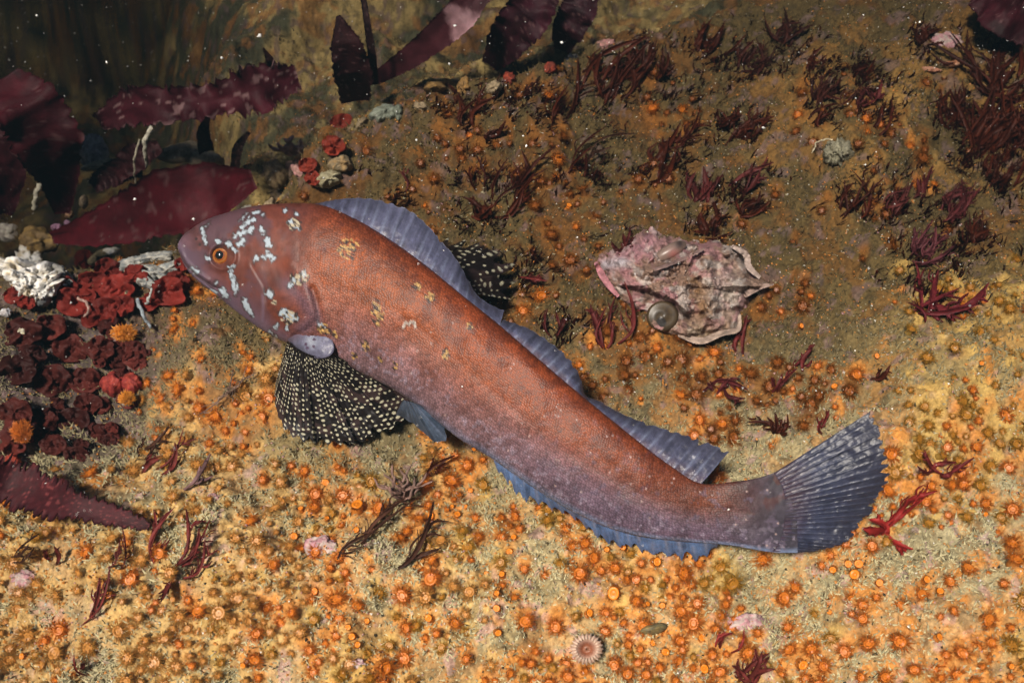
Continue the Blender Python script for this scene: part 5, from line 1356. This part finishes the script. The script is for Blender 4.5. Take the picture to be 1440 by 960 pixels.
tip = base + np.stack([np.cos(az) * np.sin(lean), np.sin(az) * np.sin(lean), np.cos(lean)], -1) * hgt_[:, None]
a3 = rng.uniform(0, 6.28, n)
Vt = np.empty((n, 4, 3))
for i in range(3):
    Vt[:, i] = base + np.stack([np.cos(a3 + i * 2.09), np.sin(a3 + i * 2.09), 0 * a3], -1) * bw[:, None]
Vt[:, 3] = tip
b0 = (np.arange(n) * 4)[:, None]
Ft = np.concatenate([b0 + np.array([[0, 1, 3]]), b0 + np.array([[1, 2, 3]]), b0 + np.array([[2, 0, 3]])])
gc_ = np.array([.13, .092, .038]) + (np.array([.50, .44, .26]) - np.array([.13, .092, .038])) * low[:, None]  # turf darkens up the slope: own olive tone plus painted light falloff
gc_ = gc_ * rng.uniform(.5, 1.35, (n, 1))
gc_ = np.where((rng.random(n) < .06)[:, None], np.array([.09, .07, .035]), gc_)
gc_ = np.where((rng.random(n) < .05)[:, None], np.array([.45, .30, .12]) * (.4 + .6 * low[:, None]), gc_)
link("turf", mesh_np("turf", Vt.reshape(-1, 3), Ft, np.repeat(gc_, 4, 0), [M_turf]), kind="stuff", label="fuzzy grey tan turf coating the reef between the polyps")

# fine dark red algae too thin and tangled to count, round the tufts and along the upper right
cs = [(b_[0][0], b_[0][1], 26) for b_ in WEEDS if b_[0][1] < 480 and b_[0][0] > 540] + [(1390, 150, 60), (1370, 230, 50), (1340, 330, 60), (1310, 400, 45), (1180, 130, 50), (1060, 90, 60), (960, 90, 60), (880, 90, 50), (1240, 290, 40), (680, 160, 50), (1420, 60, 40)]
cs = np.array(cs); N5 = 9000
ci = rng.integers(0, len(cs), N5)
wu = cs[ci, 0] + rng.normal(0, 1, N5) * cs[ci, 2] * .8; wv = cs[ci, 1] + rng.normal(0, 1, N5) * cs[ci, 2] * .55
okw = (beyond(wu, wv) < -8) & ~inside(wu, wv, FISH_POLY) & ~inside(wu, wv, SHO) & (fbm(wu / 16, wv / 16, 141, 3) > .50)
wu, wv = wu[okw], wv[okw]; N5 = len(wu)
wx_, wy_ = plane_xy(wu, wv); wz_ = lookup(wu, wv)
L5 = rng.uniform(.004, .013, N5); a5 = np.radians(rng.normal(42, 34, N5)); e5 = rng.uniform(.15, .9, N5)
d5 = np.stack([np.cos(a5) * np.cos(e5), np.sin(a5) * np.cos(e5), np.sin(e5)], -1)
s5 = np.stack([-np.sin(a5), np.cos(a5), 0 * a5], -1); h5 = rng.uniform(.0003, .0009, N5)[:, None]
p0 = np.stack([wx_, wy_, wz_ - .0005], -1); p1 = p0 + d5 * L5[:, None] * .55 + s5 * rng.normal(0, .0012, (N5, 1)); p2 = p0 + d5 * L5[:, None] + s5 * rng.normal(0, .0025, (N5, 1))
up5 = np.array([0, 0, .0004])
V5 = np.stack([p0 - s5 * h5 * .5, p0 + s5 * h5 * .5, p1 - s5 * h5, p1 + s5 * h5, p1 + up5, p2], 1)
f5 = np.array([[0, 1, 3], [0, 3, 2], [2, 4, 5], [4, 3, 5], [0, 2, 4], [1, 4, 3], [0, 4, 1], [2, 5, 3]])
c5 = np.array(DARK) * rng.uniform(.5, 1.7, (N5, 1))
link("red_algae_turf", mesh_np("red_algae_turf", V5.reshape(-1, 3), (np.arange(N5) * 6)[:, None, None].repeat(8, 1).repeat(3, 2).reshape(-1, 3) + np.tile(f5, (N5, 1)), np.repeat(c5, 6, 0), [M_weed]),
     kind="stuff", label="fine dark red algae turf tangled between the tufts on the upper slope")

NG = 26000
def octa(P_, r, col, flat=1.0):
    o = np.array([[1, 0, 0], [-1, 0, 0], [0, 1, 0], [0, -1, 0], [0, 0, flat], [0, 0, -flat]], float)
    n = len(P_)
    an = rng.uniform(0, 6.28, n)
    o = o[None] * (1 + .35 * rng.standard_normal((n, 6, 1)).clip(-1.5, 1.5))
    xr = o[..., 0] * np.cos(an)[:, None] - o[..., 1] * np.sin(an)[:, None]; yr = o[..., 0] * np.sin(an)[:, None] + o[..., 1] * np.cos(an)[:, None]
    V = P_[:, None, :] + np.stack([xr, yr, o[..., 2]], -1) * r[:, None, None]
    f = np.array([[0, 2, 4], [2, 1, 4], [1, 3, 4], [3, 0, 4], [2, 0, 5], [1, 2, 5], [3, 1, 5], [0, 3, 5]])
    F = (np.arange(n) * 6)[:, None, None] + f[None]
    return V.reshape(-1, 3), F.reshape(-1, 3), np.repeat(col, 6, 0)
gu = rng.uniform(-120, 1560, NG); gv = -60 + 1080 * rng.random(NG) ** .8
gx, gy = plane_xy(gu, gv); gzz = lookup(gu, gv)
cl = rng.random(NG)
gcol = np.where((cl < .06)[:, None], np.array([.70, .66, .58]), np.where((cl < .2)[:, None], np.array([.46, .26, .25]),
       np.where((cl < .26)[:, None], np.array([.035, .03, .02]), np.where((cl < .7)[:, None], np.array([.5, .2, .04]), np.array([.33, .28, .17])))))
gr_ = rng.uniform(.00025, .0009, NG) * np.where(cl < .2, .8, 1.1)
Vg, Fg, Cg = octa(np.stack([gx, gy, gzz + .0008], -1), gr_, gcol)
link("shell_grit", mesh_np("shell_grit", Vg, Fg, Cg, [M_grain], smooth=False), kind="stuff", label="fine grit of shell bits and sand scattered over the reef")

NP_ = 1900
su = -40 + 1520 * rng.random(NP_) ** 1.25; sv = -30 + 1000 * rng.random(NP_) ** 1.7
sdp = gdepth(su, sv); sdp = np.minimum(sdp, 1.2)
fr = rng.uniform(.35, .97, NP_) ** .6
BIG = [(365, 50, 1.0), (52, 22, .45), (1073, 180, .6), (312, 82, .4), (150, 88, .4), (632, 90, .5), (740, 205, .4), (585, 197, .35), (1217, 232, .4), (100, 425, .3), (272, 308, .4), (640, 36, .7), (455, 250, .35), (190, 280, .35), (790, 60, .5)]
for k, (x, y, q) in enumerate(BIG): su[k] = x; sv[k] = y; fr[k] = .62 + .2 * q; sdp[k] = .85
sP = at(su, sv, sdp * fr)
sr = rng.uniform(.00012, .00042, NP_) * (sdp * fr) / .6 * np.where(rng.random(NP_) < .05, 1.9, 1)
sr[:len(BIG)] = .0011 * np.array([b_[2] for b_ in BIG]) + .0006
okp = ~(inside(su, sv, FISH_POLY) & (rng.random(NP_) < .75))
Vg, Fg, Cg = octa(sP[okp], sr[okp], np.ones((okp.sum(), 3)) * np.array([.80, .78, .74]) * rng.uniform(.4, 1, (okp.sum(), 1)))
link("drifting_specks", mesh_np("drifting_specks", Vg, Fg, Cg, [M_grain]), kind="stuff", label="pale specks drifting in the water in front of the reef")

# ------------------------------------------------------------------ the water
V = np.array([(x, y, z) for x in (-14, 14) for y in (-2.0, 16) for z in (-1.6, .66)], float)
F = np.array([(0, 1, 3, 2), (4, 6, 7, 5), (0, 4, 5, 1), (2, 3, 7, 6), (0, 2, 6, 4), (1, 5, 7, 3)])
hz = bpy.data.materials.new("water_haze"); hz.use_nodes = True
hn = hz.node_tree.nodes; hn.remove(hn["Principled BSDF"])
pv = hn.new("ShaderNodeVolumePrincipled")
pv.inputs["Color"].default_value = (.0025, .0045, .0055, 1)
pv.inputs["Density"].default_value = 1.85
pv.inputs["Anisotropy"].default_value = 0.2
hz.node_tree.links.new(pv.outputs[0], hn["Material Output"].inputs["Volume"])
me = mesh_np("haze", V, F, None, [hz], smooth=False)
link("haze", me, kind="stuff")
